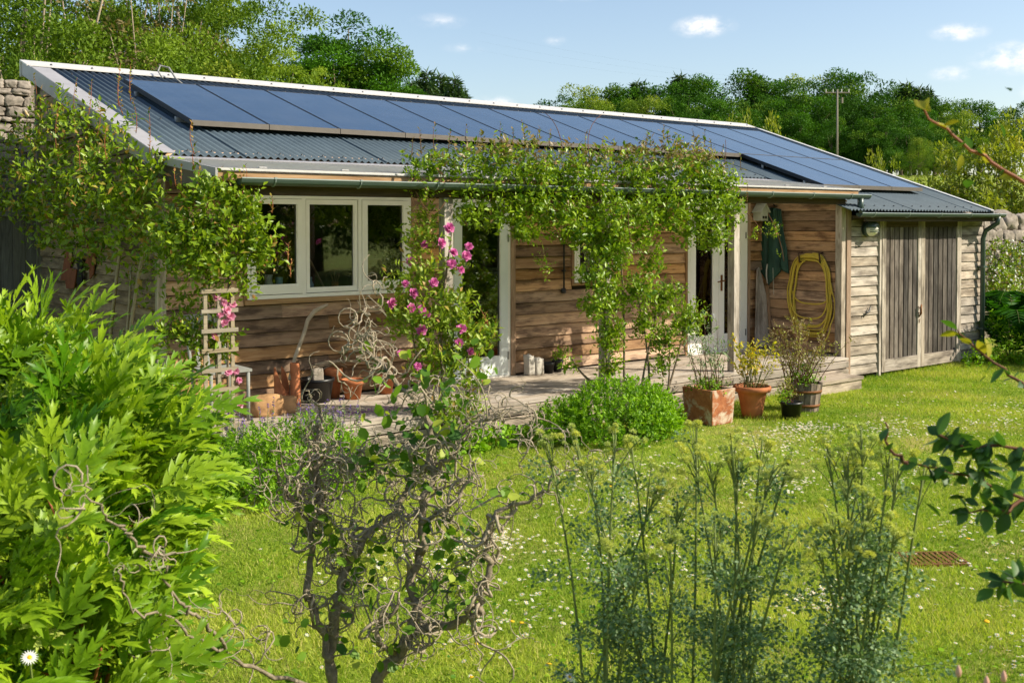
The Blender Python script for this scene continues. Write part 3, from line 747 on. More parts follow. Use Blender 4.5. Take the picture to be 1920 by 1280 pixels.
def bush(root, blobs, n, m, T, L, mat, tl=.16, hi=.08, shell=.55, up=.3, parts=0, lvar=.35, outb=.6, upb=.35, topred=None, spread=1.0, rest='foliage', gap=None, gf=11.0):
    P, O = on_blobs(blobs, n, shell)
    if gap is not None:      # leave irregular holes between the sprays
        nz = np.sin(P[:, 0] * gf + 1.7 * np.sin(P[:, 2] * gf * .7)) * np.sin(P[:, 2] * gf * 1.1 + 1.3 * np.sin(P[:, 0] * gf * .6)) + .5 * np.sin(P[:, 1] * gf * 1.3 + P[:, 0] * 5)
        k = nz > gap; P, O = P[k], O[k]; n = len(P)
    A = unit(O * outb + rnd(n) * .45 + np.array([0, 0, upb]))
    b, D, N = twigs(P - A * tl * .4, A, m, tl, spread, up, O)
    k = len(b); t = tints(k, hi)
    # each twig its own shade of green
    t[:, 0] = np.clip(np.repeat(RNG.uniform(0, .8, n), m) + RNG.uniform(0, .3, k), 0, 1)
    if topred is not None:
        z = b[:, 2]; pr = np.clip((z - topred[0]) / topred[1], 0, 1) * topred[2]
        t[:, 1] = np.where(RNG.random(k) < pr, RNG.uniform(.5, 1, k), t[:, 1])
    leaf_obj(root, T, b, D, N, L * RNG.uniform(1 - lvar, 1 + lvar, k), mat, t, parts, rest=rest)
    return P, A
def canes(root, a_list, name, mat, r0=.012, r1=.004, n=5):
    for pts in a_list:
        rs = np.linspace(r0, r1, len(pts)); MB().tube(pts, list(rs), n).build(name, mat, root, smooth=True)
def shoots(root, pts, h, T, L, mat, stem, hi=.7, lean=.15):
    """upright young shoots with small leaves, one part each for the stems"""
    path = []; P = []; D = []; N = []
    for p in pts:
        hh = h * random.uniform(.6, 1.25); top = np.array(p) + np.array([random.uniform(-lean, lean), random.uniform(-lean, lean), 1.0]) * hh
        c = bez(p, top, (random.uniform(-.03, .03), 0, 0), 5); path.append((c, [.004, .0035, .003, .002, .0012]))
        k = int(7 + hh * 18)
        for j in range(k):
            f = (j + .5) / k; q = np.array(p) + (top - np.array(p)) * f; a = random.uniform(0, 6.3)
            P.append(q); D.append((math.cos(a), math.sin(a), .5 + .8 * f)); N.append((-math.cos(a) * .6, -math.sin(a) * .6, 1)) 
    o = tube_many(path, 4).build('shoot', stem, root, smooth=True); tag(o, kind='stuff')
    t = tints(len(P), hi); leaf_obj(root, T, np.array(P), np.array(D, float), np.array(N, float), L * RNG.uniform(.6, 1.1, len(P)), mat, t, rest='shoot_leaves')
# ------------------------------------------------------------------ climbing plants on the building
def sph(c, r, f=(1, 1, 1), w=1.0): return (c[0], c[1], c[2], r * f[0], r * f[1], r * f[2], w)
# rose smothering the left gable
g = empty('climbing_rose', (3.3, 1.6, 0), 'large climbing rose smothering the left gable end up to the roof', 'rose')
bl = [sph((3.200, 3.040, 2.855), .42), sph((3.200, 1.585, 3.061), .40), sph((3.250, 0.716, 2.801), .42), sph((3.250, 0.030, 2.475), .40), sph((3.150, 1.612, 2.514), .48),
      sph((3.100, 3.351, 2.436), .40), sph((3.200, 0.733, 2.236), .42), sph((3.150, 2.016, 2.131), .30), sph((3.300, -0.100, 2.134), .28), sph((3.300, 2.535, 3.362), .22), sph((3.300, -0.321, 2.609), .22), sph((3.000, 4.757, 2.727), .5), sph((3.350, 0.902, 1.817), .25, (.5, 1, 1.4), .3), sph((3.400, 0.061, 1.639), .2, (.5, 1, 1.6), .35), sph((3.350, 1.783, 1.683), .25, (.4, 1, 1.2), .25)]
bush(g, bl, 2300, 6, T_QUAD, .066, L_ROSE, tl=.26, hi=.13, gap=-.3, gf=8.0, lvar=.5, parts=260, shell=.4)
canes(g, [bez((3.42, 1.3, 0), (3.350, 0.501, 1.878), (0, .05, 0)) + bez((3.350, 0.501, 1.878), (3.200, 0.722, 2.595), (0, .1, 0))[1:],
          bez((3.40, .55, 0), (3.400, -0.090, 2.036), (-.06, 0, 0)) + bez((3.400, -0.090, 2.036), (3.300, 0.105, 2.576), (0, 0, 0))[1:],
          bez((3.40, .95, 0), (3.400, 0.337, 1.729), (0, -.1, 0)), bez((3.350, 0.394, 1.880), (3.200, 2.416, 2.014), (0, 0, .1))], 'cane', BARKP, .022, .010, 6)
shoots(g, [(3.350, 0.391, 3.166), (3.400, 0.313, 3.289), (3.350, 0.512, 3.252), (3.200, 2.692, 3.192), (3.200, 2.907, 3.356), (3.250, 1.124, 3.192), (3.400, -0.176, 2.763), (3.300, 1.745, 3.270), (3.100, 3.337, 2.742), (3.000, 2.356, 2.531), (3.200, 0.712, 2.952), (3.350, 0.026, 2.967), (2.900, 0.874, 2.744), (2.900, -0.560, 2.679), (2.800, -0.147, 2.601)], .38, T_QUAD, .05, L_ROSE, REDSTEM)
# rose on the trellis
g = empty('climbing_rose', (3.5, -1.5, 0), 'leafy climbing rose on the trellis, with small pale pink blossoms', 'rose')
bl = [sph((3.468, -1.460, 2.092), .30), sph((3.241, -1.410, 2.092), .22), sph((3.677, -1.510, 2.091), .24), sph((3.445, -1.510, 1.832), .24), sph((3.297, -1.260, 1.784), .13), sph((3.795, -1.560, 2.047), .14), sph((3.607, -1.460, 2.355), .16),
      sph((3.818, -1.610, 1.870), .10), sph((3.675, -1.510, 1.782), .11), sph((3.401, -1.460, 2.352), .14), sph((3.626, -1.510, 1.520), .06, w=.6), sph((3.675, -1.560, 1.608), .07), sph((3.440, -1.510, 1.180), .12, (1, .6, 1.3), .35), sph((3.296, -1.200, 1.605), .16, (1, .7, 1.5), .7), sph((3.424, -1.500, 1.485), .10, (1, .6, 1.5), .6), sph((3.237, -1.000, 1.911), .18, (1, .7, 1.4), .6), sph((3.583, -1.500, 1.257), .07, (1, .6, 1.8), .5), sph((3.231, -0.900, 2.225), .18, (1, .8, 1.2), .7), sph((3.753, -1.500, 2.312), .10, (1.3, .6, 1), .5), sph((3.264, -1.500, 0.976), .12, (1.2, .6, 1.2), .5)]
bush(g, bl, 1500, 6, T_QUAD, .058, L_ROSE, tl=.22, gap=-.15, lvar=.5, hi=.05, parts=230, shell=.4)
bush(g, [sph((3.232, -1.360, 1.246), .22, (1.4, .6, .7)), sph((3.461, -1.460, 1.130), .15, (1.2, .6, 1))], 150, 6, T_QUAD, .05, L_ROSE, tl=.15)
shoots(g, [(3.314, -1.460, 2.566), (3.344, -1.460, 2.438), (3.240, -1.360, 2.352), (3.561, -1.460, 2.442), (3.688, -1.510, 2.356), (3.915, -1.610, 2.224), (3.680, -1.560, 2.442), (3.197, -1.360, 2.437), (4.058, -1.660, 1.688), (4.034, -1.660, 1.778), (3.314, -1.460, 2.695)], .24, T_QUAD, .045, L_ROSE, REDSTEM)
canes(g, [bez((3.44, -1.56, 0), (3.419, -1.460, 1.700), (.04, 0, 0)), bez((3.58, -1.56, .0), (3.604, -1.460, 1.871), (-.03, 0, 0)), bez((3.419, -1.460, 1.700), (3.156, -1.160, 1.872), (0, 0, .1))], 'cane', BARK, .014, .006, 6)
flowers(g, [(3.450, -1.580, 1.549), (3.495, -1.600, 1.496), (3.426, -1.560, 1.428), (3.554, -1.600, 1.380), (3.499, -1.600, 1.331), (3.421, -1.580, 1.231), (3.592, -1.610, 0.934), (3.615, -1.610, 0.857), (3.524, -1.610, 0.931), (3.601, -1.660, 0.660), (3.459, -1.610, 1.403), (3.573, -1.590, 1.474), (3.509, -1.620, 1.436)], .038, ROSESP)
# pink rose on the first post
g = empty('climbing_rose', (5.8, -1.6, 0), 'rose with bright pink double flowers climbing the first veranda post', 'rose')
bl = [sph((5.503, -1.450, 1.633), .22), sph((5.763, -1.600, 1.430), .18), sph((5.380, -1.500, 1.243), .22), sph((5.850, -1.650, 1.075), .22), sph((5.580, -1.600, 0.840), .25), sph((5.602, -1.300, 1.980), .16), sph((5.764, -1.600, 1.731), .10),
      sph((6.033, -1.700, 1.093), .12), sph((5.840, -1.750, 0.734), .16), sph((5.300, -1.350, 1.336), .12), sph((5.303, -1.300, 1.583), .10), sph((5.717, -1.750, 0.396), .25, (1.2, .6, .6)), sph((5.664, -1.300, 2.184), .14), sph((5.671, -1.600, 1.233), .16)]
bush(g, bl, 720, 6, T_QUAD, .062, L_POST, tl=.18, hi=.06, parts=240, shell=.5)
shoots(g, [(6.033, -1.700, 1.118), (6.081, -1.720, 1.168), (5.927, -1.800, 0.531), (5.958, -1.800, 0.628), (5.803, -1.800, 0.443)], .2, T_QUAD, .05, L_POST, REDSTEM, .45, .6)
canes(g, [bez((5.70, -1.62, 0), (5.676, -1.550, 1.431), (-.05, 0, 0)), bez((5.85, -1.62, 0), (5.886, -1.600, 1.120), (.08, 0, 0)), bez((5.72, -1.6, .1), (5.383, -1.450, 1.339), (-.1, 0, 0)), bez((5.676, -1.550, 1.431), (5.822, -1.500, 2.082), (0, 0, 0))], 'cane', BARK, .014, .006, 6)
flowers(g, [(5.715, -1.600, 2.093), (5.624, -1.600, 1.954), (6.016, -1.500, 1.912), (5.708, -1.680, 1.865), (5.675, -1.700, 1.762), (5.772, -1.700, 1.705), (5.499, -1.660, 1.593), (5.348, -1.550, 1.494), (5.319, -1.550, 1.353), (5.174, -1.450, 1.403), (5.713, -1.800, 1.161), (5.688, -1.800, 1.035), (5.801, -1.820, 0.949), (5.296, -1.700, 0.839), (5.177, -1.600, 0.955), (5.370, -1.650, 1.161), (5.423, -1.400, 1.779), (5.605, -1.350, 1.935), (5.293, -1.500, 1.583), (5.869, -1.660, 1.831), (5.403, -1.600, 1.347), (5.449, -1.620, 1.297)], .052, ROSES)
# creeper over the veranda
g = empty('creeper', (7.95, -1.55, 0), 'dense green creeper trained over the veranda edge and second post', 'climber')
top = [sph((5.531, -1.500, 2.641), .20, (1.2, .8, .9), .55), sph((5.897, -1.500, 2.632), .24), sph((6.280, -1.500, 2.664), .28), sph((6.716, -1.500, 2.709), .30), sph((7.175, -1.500, 2.653), .28), sph((7.658, -1.500, 2.706), .28),
       sph((8.169, -1.500, 2.652), .28), sph((8.667, -1.500, 2.755), .33), sph((9.192, -1.500, 2.741), .33), sph((9.606, -1.500, 2.566), .26)]
mid = [sph((6.095, -1.400, 2.314), .22), sph((6.417, -1.450, 2.264), .24), sph((6.751, -1.500, 2.266), .26), sph((7.132, -1.550, 2.241), .28), sph((7.605, -1.600, 2.243), .32), sph((8.153, -1.600, 2.246), .28), sph((8.702, -1.550, 2.279), .28), sph((9.229, -1.550, 2.252), .30),
       sph((9.691, -1.550, 2.254), .22), sph((9.459, -1.550, 1.944), .18), sph((9.106, -1.500, 2.008), .16), sph((7.682, -1.600, 1.963), .25), sph((7.351, -1.550, 2.021), .16), sph((8.154, -1.600, 1.958), .20), sph((6.757, -1.450, 2.051), .14), sph((7.838, -1.600, 1.678), .17),
       sph((8.400, -1.600, 1.722), .17), sph((7.485, -1.650, 1.578), .14)]
bush(g, top + mid, 4600, 6, T_QUAD, .055, L_CREEP, tl=.20, hi=.02, parts=280, shell=.45, gap=-.42, lvar=.5, topred=(2.62, .35, .75), upb=.5)
low = [sph((7.524, -1.650, 1.271), .18, (1.2, 1, .8)), sph((8.066, -1.650, 1.416), .24), sph((8.559, -1.650, 1.308), .22), sph((8.893, -1.700, 1.057), .22, (1.1, 1, .9)), sph((7.715, -1.650, 0.895), .16), sph((8.551, -1.700, 0.842), .20), sph((8.270, -1.650, 1.031), .17), sph((8.416, -1.750, 0.565), .12), sph((7.754, -1.650, 0.610), .12), sph((7.294, -1.450, 0.656), .10, (1.2, 1, .7), .6)]
bush(g, low + [sph((7.761, -1.600, 1.341), .16, (.8, .8, 1.6)), sph((7.837, -1.600, 1.848), .18), sph((7.840, -1.600, 0.996), .14, (.8, .8, 1.4))], 950, 6, T_QUAD, .052, L_CREEP, tl=.16, hi=.08, shell=.7, rest='lower_foliage', outb=.8)
hang = [sph((7.003, -1.450, 1.694), .10, (1, .6, 1.6), .4), sph((10.645, -1.500, 2.062), .10, (1, .5, 2.0), .35), sph((10.289, -1.500, 1.999), .06, (1, .5, 2.2), .4), sph((10.805, -1.500, 1.730), .05, (1, .5, 1.4), .5), sph((5.472, -1.500, 2.431), .16, (1, .5, 1), .4)]
bush(g, hang, 60, 6, T_QUAD, .04, L_CREEP, tl=.14, hi=.2, shell=.8, rest='hanging_foliage')
canes(g, [bez((7.80, -1.6, 0), (7.84, -1.5, 2.3), (-.05, 0, 0), 9), bez((7.98, -1.6, 0), (8.0, -1.48, 2.3), (.06, 0, 0), 9), bez((8.15, -1.65, 0), (8.569, -1.600, 1.305), (-.05, 0, 0)), bez((8.4, -1.7, 0), (8.849, -1.700, 1.060), (.05, 0, 0)), bez((8.3, -1.68, 0), (8.115, -1.600, 1.555), (.1, 0, 0)),
          bez((8.5, -1.72, 0), (8.593, -1.700, 0.780), (.03, 0, 0)), bez((7.749, -1.450, 0.417), (7.368, -1.450, 0.734), (0, 0, -.05))], 'stem', BARK, .018, .006, 6)
canes(g, [bez((5.400, -1.520, 2.429), (5.729, -1.520, 2.345), (0, 0, -.15), 8), bez((5.472, -1.500, 2.679), (5.383, -1.500, 2.306), (-.06, 0, 0), 8), bez((10.113, -1.520, 2.257), (10.364, -1.520, 1.999), (.12, 0, -.05), 8), bez((10.540, -1.500, 2.259), (10.858, -1.500, 1.663), (.05, 0, 0), 8), bez((7.777, -1.900, 2.352), (7.856, -1.900, 1.854), (-.05, 0, 0), 8),
          bez((7.666, -1.450, 2.754), (8.037, -1.200, 3.333), (-.12, 0, .05), 8), bez((7.254, -1.450, 2.850), (7.225, -1.200, 3.299), (.05, 0, .05), 8), bez((9.757, -1.450, 2.760), (9.861, -1.400, 3.133), (.03, 0, .0), 6)], 'tendril', BROWNSTEM, .005, .003, 5)
shoots(g, [(5.355, -1.500, 2.724), (5.622, -1.500, 2.809), (6.023, -1.500, 2.825), (6.445, -1.500, 2.879), (6.716, -1.500, 2.923), (6.889, -1.500, 2.887), (7.320, -1.500, 2.795), (7.773, -1.500, 2.840), (8.048, -1.500, 2.822), (8.414, -1.500, 2.923), (8.794, -1.500, 3.028), (9.190, -1.500, 3.015), (9.510, -1.500, 2.936), (9.726, -1.500, 2.882), (6.151, -1.500, 2.805), (8.968, -1.500, 3.006), (10.035, -1.500, 2.766), (5.472, -1.500, 2.778), (5.774, -1.500, 2.815), (6.546, -1.500, 2.936), (7.031, -1.500, 2.921), (7.544, -1.500, 2.859), (8.708, -1.500, 3.071), (9.371, -1.500, 3.023), (9.831, -1.550, 2.664), (10.014, -1.600, 2.382)], .22, T_QUAD, .042, L_CREEP, BROWNSTEM, .65)
# ------------------------------------------------------------------ herb mounds and low planting
def mound(name, label, c, r, n, L, mat, extra=None):
    g = empty(name, (c[0], c[1], 0), label, 'plant')
    P, O = on_blobs([(c[0], c[1], c[2], r[0], r[1], r[2])] + (extra or []), n, .25)
    P = P[P[:, 2] > .0]; n2 = len(P); O = O[:n2] if len(O) == n2 else unit(P - np.array([c[0], c[1], 0]))
    A = unit(unit(P - np.array([c[0], c[1], -.1])) * .7 + rnd(n2) * .3 + np.array([0, 0, .6]))
    b, D, N = twigs(P, A, 7, .08, 1.0, .35, unit(P - np.array([c[0], c[1], 0])))
    t = tints(len(b)); t[:, 0] = np.clip(np.repeat(RNG.uniform(0, .75, n2), 7) + RNG.uniform(0, .3, len(b)), 0, 1)
    leaf_obj(g, T_QUAD, b, D, N, L * RNG.uniform(.7, 1.3, len(b)), mat, t)
    st = [(bez((c[0] + random.uniform(-.2, .2), c[1] + random.uniform(-.2, .2), 0), P[i], (0, 0, .02), 4), [.004, .003, .002, .0015]) for i in RNG.choice(n2, 60)]
    tag(tube_many(st, 4).build('stems', CANE, g), kind='stuff')
    return g
mound('herb_mound', 'low bushy bright green herb mound in front of the deck below the creeper', (7.32, -2.22, .12), (.66, .50, .46), 2700, .040, L_HERB, [(6.75, -2.05, .12, .3, .25, .3), (7.75, -2.3, .1, .28, .28, .36)])
mm = mound('catmint_mound', 'grey-green catmint mound with mauve spikes at the left end of the deck', (3.95, -2.05, .12), (.62, .42, .42), 2300, .036, L_HERB, [(3.45, -2.25, .15, .35, .35, .42), (4.2, -1.9, .15, .25, .25, .32)])
def spikes(root, pts, h, mat_l, mat_f, n_leaf=16):
    path = []; P = []; D = []; PF = []; DF = []
    for p in pts:
        p = np.array(p, float); hh = h * random.uniform(.6, 1.2); t = p + np.array([random.uniform(-.12, .12), random.uniform(-.12, .12), 1]) * hh
        path.append((bez(p, t, (0, 0, 0), 4), [.003, .0025, .002, .0012]))
        for j in range(n_leaf):
            f = random.uniform(.05, .7); a = random.uniform(0, 6.3); P.append(p + (t - p) * f); D.append((math.cos(a), math.sin(a), .6))
        for j in range(14):
            f = random.uniform(.68, 1.03); a = random.uniform(0, 6.3); PF.append(p + (t - p) * f); DF.append((math.cos(a), math.sin(a), .3))
    tag(tube_many(path, 4).build('stems', CANE, root), kind='stuff')
    P, D, PF, DF = [np.array(v, float) for v in (P, D, PF, DF)]
    leaf_obj(root, T_QUAD, P, D, unit(rnd(len(P)) * .5 + [0, 0, 1]), .026 * RNG.uniform(.6, 1.2, len(P)), mat_l, tints(len(P)), rest='spike_leaves')
    leaf_obj(root, T_ROUND, PF, DF, unit(rnd(len(PF)) + [0, 0, .5]), .014 * RNG.uniform(.6, 1.2, len(PF)), mat_f, tints(len(PF)), rest='spike_flowers')
spikes(mm, [(random.uniform(3.35, 4.5), random.uniform(-2.25, -1.65), random.uniform(.3, .48)) for _ in range(80)], .20, L_SILVER, PURPLE)
g = empty('low_plants', (5.4, -1.9, 0), 'low rounded-leaf ground plants along the foot of the deck', 'plant'); 
bl = [(5.75, -1.75, .08, .22, .16, .18), (6.1, -1.78, .08, .25, .16, .15), (6.4, -1.75, .05, .2, .12, .10)]
bush(g, bl, 150, 5, T_ROUND, .05, L_HERB, tl=.12, parts=0, shell=.4)
g['label'] = 'loose patch of round-leaved plants at the foot of the deck under the pink rose'
g.name = 'ground_plants'
# ------------------------------------------------------------------ big lobed shrub, left foreground
def frond_tmpl(seed, n=3):
    r = np.random.default_rng(seed); P = []; D = []; N = []; L = []
    lens = [.62, .60, .5, .42][:n + 1]
    for k in range(n):
        x = .12 + .62 * k / n
        for s in (1, -1):
            a = s * (.75 - .13 * k + r.uniform(-.12, .12)); P.append((x, 0, -.06 * x)); D.append((math.cos(a), math.sin(a), r.uniform(-.15, .25))); N.append((r.uniform(-.3, .3), -s * .25 + r.uniform(-.25, .25), 1)); L.append(.66 * (1 - .14 * k) * r.uniform(.8, 1.15))
    P.append((.58, 0, -.05)); D.append((1, r.uniform(-.1, .1), -.1)); N.append((.1, r.uniform(-.2, .2), 1)); L.append(.62)
    V, F, _ = inst(T_JAG, np.array(P, float), np.array(D, float), np.array(N, float), np.array(L))
    # rachis
    mb = MB().tube([(-.25, 0, -.02), (.2, 0, 0), (.7, 0, -.05)], [.012, .009, .004], 4)
    V2 = np.array(mb.V); F2 = np.array([(a, b, c) for f in mb.F for a, b, c in [(f[0], f[i], f[i + 1]) for i in range(1, len(f) - 1)]])
    return np.vstack([V, V2]), np.vstack([F, F2 + len(V)])
g = empty('lobed_shrub', (1.065, -5.873, 0.087)[:2] + (0,), 'big bright green shrub with jagged lobed leaves filling the left foreground', 'shrub')
bl = [sph((1.068, -5.333, 1.202), .52), sph((1.247, -5.666, 1.175), .36), sph((0.979, -5.906, 0.991), .44), sph((1.469, -5.522, 1.201), .20), sph((1.037, -5.045, 1.488), .24), sph((0.934, -6.136, 0.650), .40), sph((0.652, -5.389, 1.143), .55), sph((1.415, -5.737, 1.091), .16), sph((1.320, -5.398, 1.417), .24), sph((1.268, -5.814, 1.011), .22), sph((0.695, -6.071, 0.761), .5)]
P, O = on_blobs(bl, 1350, .30)
A = unit(O * .75 + rnd(len(P)) * .28 + np.array([.25, 0, .45])); N = unit(O * .5 + np.array([.1, -.2, .9]) + rnd(len(P)) * .38)
sz = .235 * RNG.uniform(.6, 1.25, len(P)); tt = tints(len(P), .015)
tocam = ((CAMP - P) * O).sum(1) / np.linalg.norm(CAMP - P, axis=1)
vis = -tocam * 2 + np.linalg.norm(P - CAMP, axis=1) / sz * .02
fr4 = [frond_tmpl(s) for s in range(4)]; grp = np.arange(len(P)) % 4
for q in range(4):
    k = grp == q; leaf_obj(g, fr4[q], P[k], A[k], N[k], sz[k], L_SHRUB, tt[k], parts=75, vis=vis[k])
st = [(bez((1.033, -5.852, -0.027)[:2] + (0,), P[i] - A[i] * .06, (random.uniform(-.1, .1), random.uniform(-.1, .1), .12), 6), [.012, .011, .009, .007, .005, .003]) for i in RNG.choice(len(P), 150)]
tag(tube_many(st, 5).build('stems', REDSTEM, g, smooth=True), kind='stuff')
def daisy_mesh(name, petals=14, rp=1.0):
    P = []; D = []
    V, F, t = inst(T_NARROW, np.zeros((petals, 3)) + [0, 0, .02], np.array([(math.cos(6.283 * i / petals), math.sin(6.283 * i / petals), .08) for i in range(petals)]), np.tile([[0, 0, 1.0]], (petals, 1)), np.full(petals, rp), tints(petals))
    mb = MB().lathe([(.30, .0), (.26, .10), (.12, .16), (.0, .17)], (0, 0, 0), 8)
    V2 = np.array(mb.V); F2 = np.array([(a, b, c) for f in mb.F for a, b, c in [(f[0], f[i], f[i + 1]) for i in range(1, len(f) - 1)]])
    me = raw_mesh(name, np.vstack([V, V2]), np.vstack([F, F2 + len(V)]), False, np.vstack([t, np.ones((len(V2), 3))]))
    me.materials.append(WHITEP); me.materials.append(YELLOWP)
    me.polygons.foreach_set('material_index', np.array([0] * len(F) + [1] * len(F2), dtype=np.int32)); return me
def oxeye(p, r, label):
    g = empty('oxeye_daisy', (p[0], p[1], 0), label, 'flower', 'large white daisies in the foreground')
    o = bpy.data.objects.new('flower_head', daisy_mesh('daisy_head', 18)); COL.objects.link(o); o.parent = g
    o.location = (0, 0, p[2]); o.scale = (r, r, r); o.rotation_euler = (rad(35), rad(-20), .4)
    MB().tube(bez((p[0], p[1] + .05, 0), (p[0], p[1], p[2]), (.03, 0, 0)), .003, 5).build('stem', CANE, g)
oxeye((0.796, -6.529, 0.884), .026, 'white daisy with yellow eye in front of the big left shrub')
oxeye((2.359, -7.131, 0.614), .022, 'white daisy with yellow eye at the bottom edge beside the blue-green clump')
# ------------------------------------------------------------------ corkscrew hazel
HZ = simple('hazel_bark', '#8f826e', .9, .2, 0, .5, 42, .9); HZT = simple('hazel_twig', '#a39680', .85, .2, 0, .35, 60, .4)
g = empty('corkscrew_hazel', (2.40, -6.1, 0), 'contorted hazel with twisted grey branches and few leaves, centre foreground', 'shrub')
LIMBS = [
 ([(2.42, -6.12, .0), (2.144, -5.892, 0.203), (2.167, -5.839, 0.438), (2.188, -5.852, 0.562), (2.230, -5.819, 0.647), (2.321, -5.824, 0.766), (2.414, -5.831, 0.835), (2.510, -5.840, 0.927), (2.544, -5.865, 1.014), (2.625, -5.862, 1.095)], .026, .011),
 ([(2.44, -6.12, .0), (2.265, -6.051, 0.225), (2.325, -6.093, 0.366), (2.373, -6.128, 0.467), (2.417, -6.097, 0.548), (2.430, -6.040, 0.643), (2.464, -6.063, 0.756), (2.462, -6.058, 0.878), (2.477, -6.068, 0.979), (2.535, -6.046, 1.094), (2.554, -5.994, 1.204), (2.536, -5.976, 1.313), (2.501, -5.882, 1.408), (2.455, -5.780, 1.506), (2.427, -5.691, 1.583)], .028, .009),
 ([(2.396, -6.146, 0.476), (2.454, -6.255, 0.508), (2.496, -6.349, 0.564), (2.535, -6.380, 0.583), (2.541, -6.382, 0.661), (2.568, -6.400, 0.760), (2.554, -6.387, 0.818), (2.577, -6.403, 0.906), (2.602, -6.420, 0.992), (2.679, -6.480, 1.023), (2.750, -6.535, 1.061), (2.780, -6.556, 1.130), (2.858, -6.617, 1.152)], .020, .004),
 ([(2.40, -6.12, .0), (2.001, -6.032, 0.280), (1.689, -6.162, 0.485), (1.555, -6.232, 0.588), (1.498, -6.260, 0.667), (1.436, -6.298, 0.743), (1.379, -6.328, 0.816), (1.333, -6.354, 0.860), (1.292, -6.384, 0.913), (1.247, -6.410, 0.988), (1.235, -6.424, 1.052), (1.215, -6.432, 1.096)], .018, .006),
 ([(1.497, -6.261, 0.648), (1.379, -6.331, 0.724), (1.298, -6.379, 0.807), (1.219, -6.429, 0.883), (1.112, -6.509, 0.936), (1.074, -6.541, 1.003), (1.049, -6.557, 1.073), (1.065, -6.543, 1.106)], .011, .004),
 ([(1.215, -6.433, 1.079), (1.158, -6.476, 1.109), (1.100, -6.517, 1.170), (1.066, -6.541, 1.210), (1.029, -6.574, 1.256), (0.973, -6.618, 1.303), (0.931, -6.659, 1.365), (0.916, -6.671, 1.411), (0.923, -6.663, 1.452)], .010, .004),
 ([(2.080, -5.767, 0.564), (2.143, -5.686, 0.683), (2.150, -5.687, 0.829), (2.208, -5.667, 0.907), (2.207, -5.600, 1.002), (2.244, -5.625, 1.111), (2.301, -5.671, 1.092), (2.385, -5.674, 1.066), (2.438, -5.715, 1.081)], .017, .006),
 ([(2.132, -5.879, 0.337), (2.122, -5.804, 0.429), (2.080, -5.767, 0.564)], .020, .017),
 ([(2.150, -5.687, 0.829), (2.105, -5.649, 0.921), (2.069, -5.619, 0.967), (2.035, -5.588, 1.082), (2.080, -5.624, 1.105)], .010, .004),
 ([(2.208, -5.667, 0.907), (2.227, -5.613, 1.059), (2.245, -5.560, 1.190), (2.287, -5.527, 1.276), (2.260, -5.503, 1.336)], .010, .004),
 ([(2.325, -6.093, 0.366), (2.217, -6.133, 0.462), (2.223, -6.135, 0.538), (2.257, -6.161, 0.570), (2.281, -6.177, 0.656)], .013, .006),
 ([(2.544, -5.865, 1.014), (2.519, -5.718, 1.012), (2.444, -5.658, 1.036), (2.387, -5.614, 1.012)], .008, .003),
 ([(2.535, -6.046, 1.094), (2.576, -6.139, 1.173), (2.631, -6.179, 1.286), (2.720, -6.249, 1.308), (2.817, -6.325, 1.335), (2.897, -6.388, 1.308)], .010, .003),
 ([(2.462, -6.058, 0.878), (2.480, -6.198, 0.952), (2.533, -6.238, 1.018), (2.569, -6.264, 1.107), (2.536, -6.235, 1.173)], .010, .004),
 ([(2.455, -5.780, 1.506), (2.401, -5.735, 1.577), (2.365, -5.704, 1.671), (2.357, -5.696, 1.718)], .007, .003)]
def wiggle(pts, amp, sub=4):
    pts = [np.array(p, float) for p in pts]; out = []
    n = len(pts)
    for i in range(n - 1):
        p0, p1, p2, p3 = pts[max(i - 1, 0)], pts[i], pts[i + 1], pts[min(i + 2, n - 1)]
        for k in range(sub):
            t = k / sub
            out.append(.5 * ((2 * p1) + (-p0 + p2) * t + (2 * p0 - 5 * p1 + 4 * p2 - p3) * t * t + (-p0 + 3 * p1 - 3 * p2 + p3) * t ** 3) + RNG.normal(size=3) * amp)
    return out + [pts[-1]]
spawn = []
for li, (pts, r0, r1) in enumerate(LIMBS):
    w = wiggle(pts, .007); rs = np.linspace(r0 * .95, r1 * .95, len(w)) * (.55 if li in (3, 4, 5) else 1) * RNG.uniform(.82, 1.2, len(w))
    MB().tube(w, list(rs), 7).build('branch', HZ, g, smooth=True)
    for i in range(3, len(w), 6 if li in (3, 4, 5) else 1): spawn.append((w[i], rs[i] * (.6 if li in (3, 4, 5) else 1)))
def curly(p, ln, r, k=11):
    d = unit(rnd(1)[0] + np.array([0, 0, .3])); ax = unit(rnd(1)[0]); out = [np.array(p, float)]; s = ln / k
    w = random.uniform(.35, .95) * random.choice((-1, 1))
    for i in range(k):
        if random.random() < .22: ax = unit(rnd(1)[0]); w = random.uniform(.35, 1.1) * random.choice((-1, 1))
        d = unit(d * math.cos(w) + np.cross(ax, d) * math.sin(w) + ax * .12); out.append(out[-1] + d * s)
    return out, list(np.linspace(r, r * .35, k + 1))
tw = []
for i in RNG.choice(len(spawn), 120):      # crooked side branches
    p, r = spawn[i]; c, rr = curly(p, random.uniform(.22, .5), min(.0085, r * .75), 14); tw.append((c, rr)); spawn += [(q, .006) for q in c[4:]]
for i in RNG.choice(len(spawn), 480):
    p, r = spawn[i]; c, rr = curly(p, random.uniform(.10, .34), min(.0048, r * .6)); tw.append((c, rr))
    for q in range(random.randint(0, 2)):
        j = random.randint(3, 9); c2, r2 = curly(c[j], random.uniform(.05, .18), .0021, 8); tw.append((c2, r2))
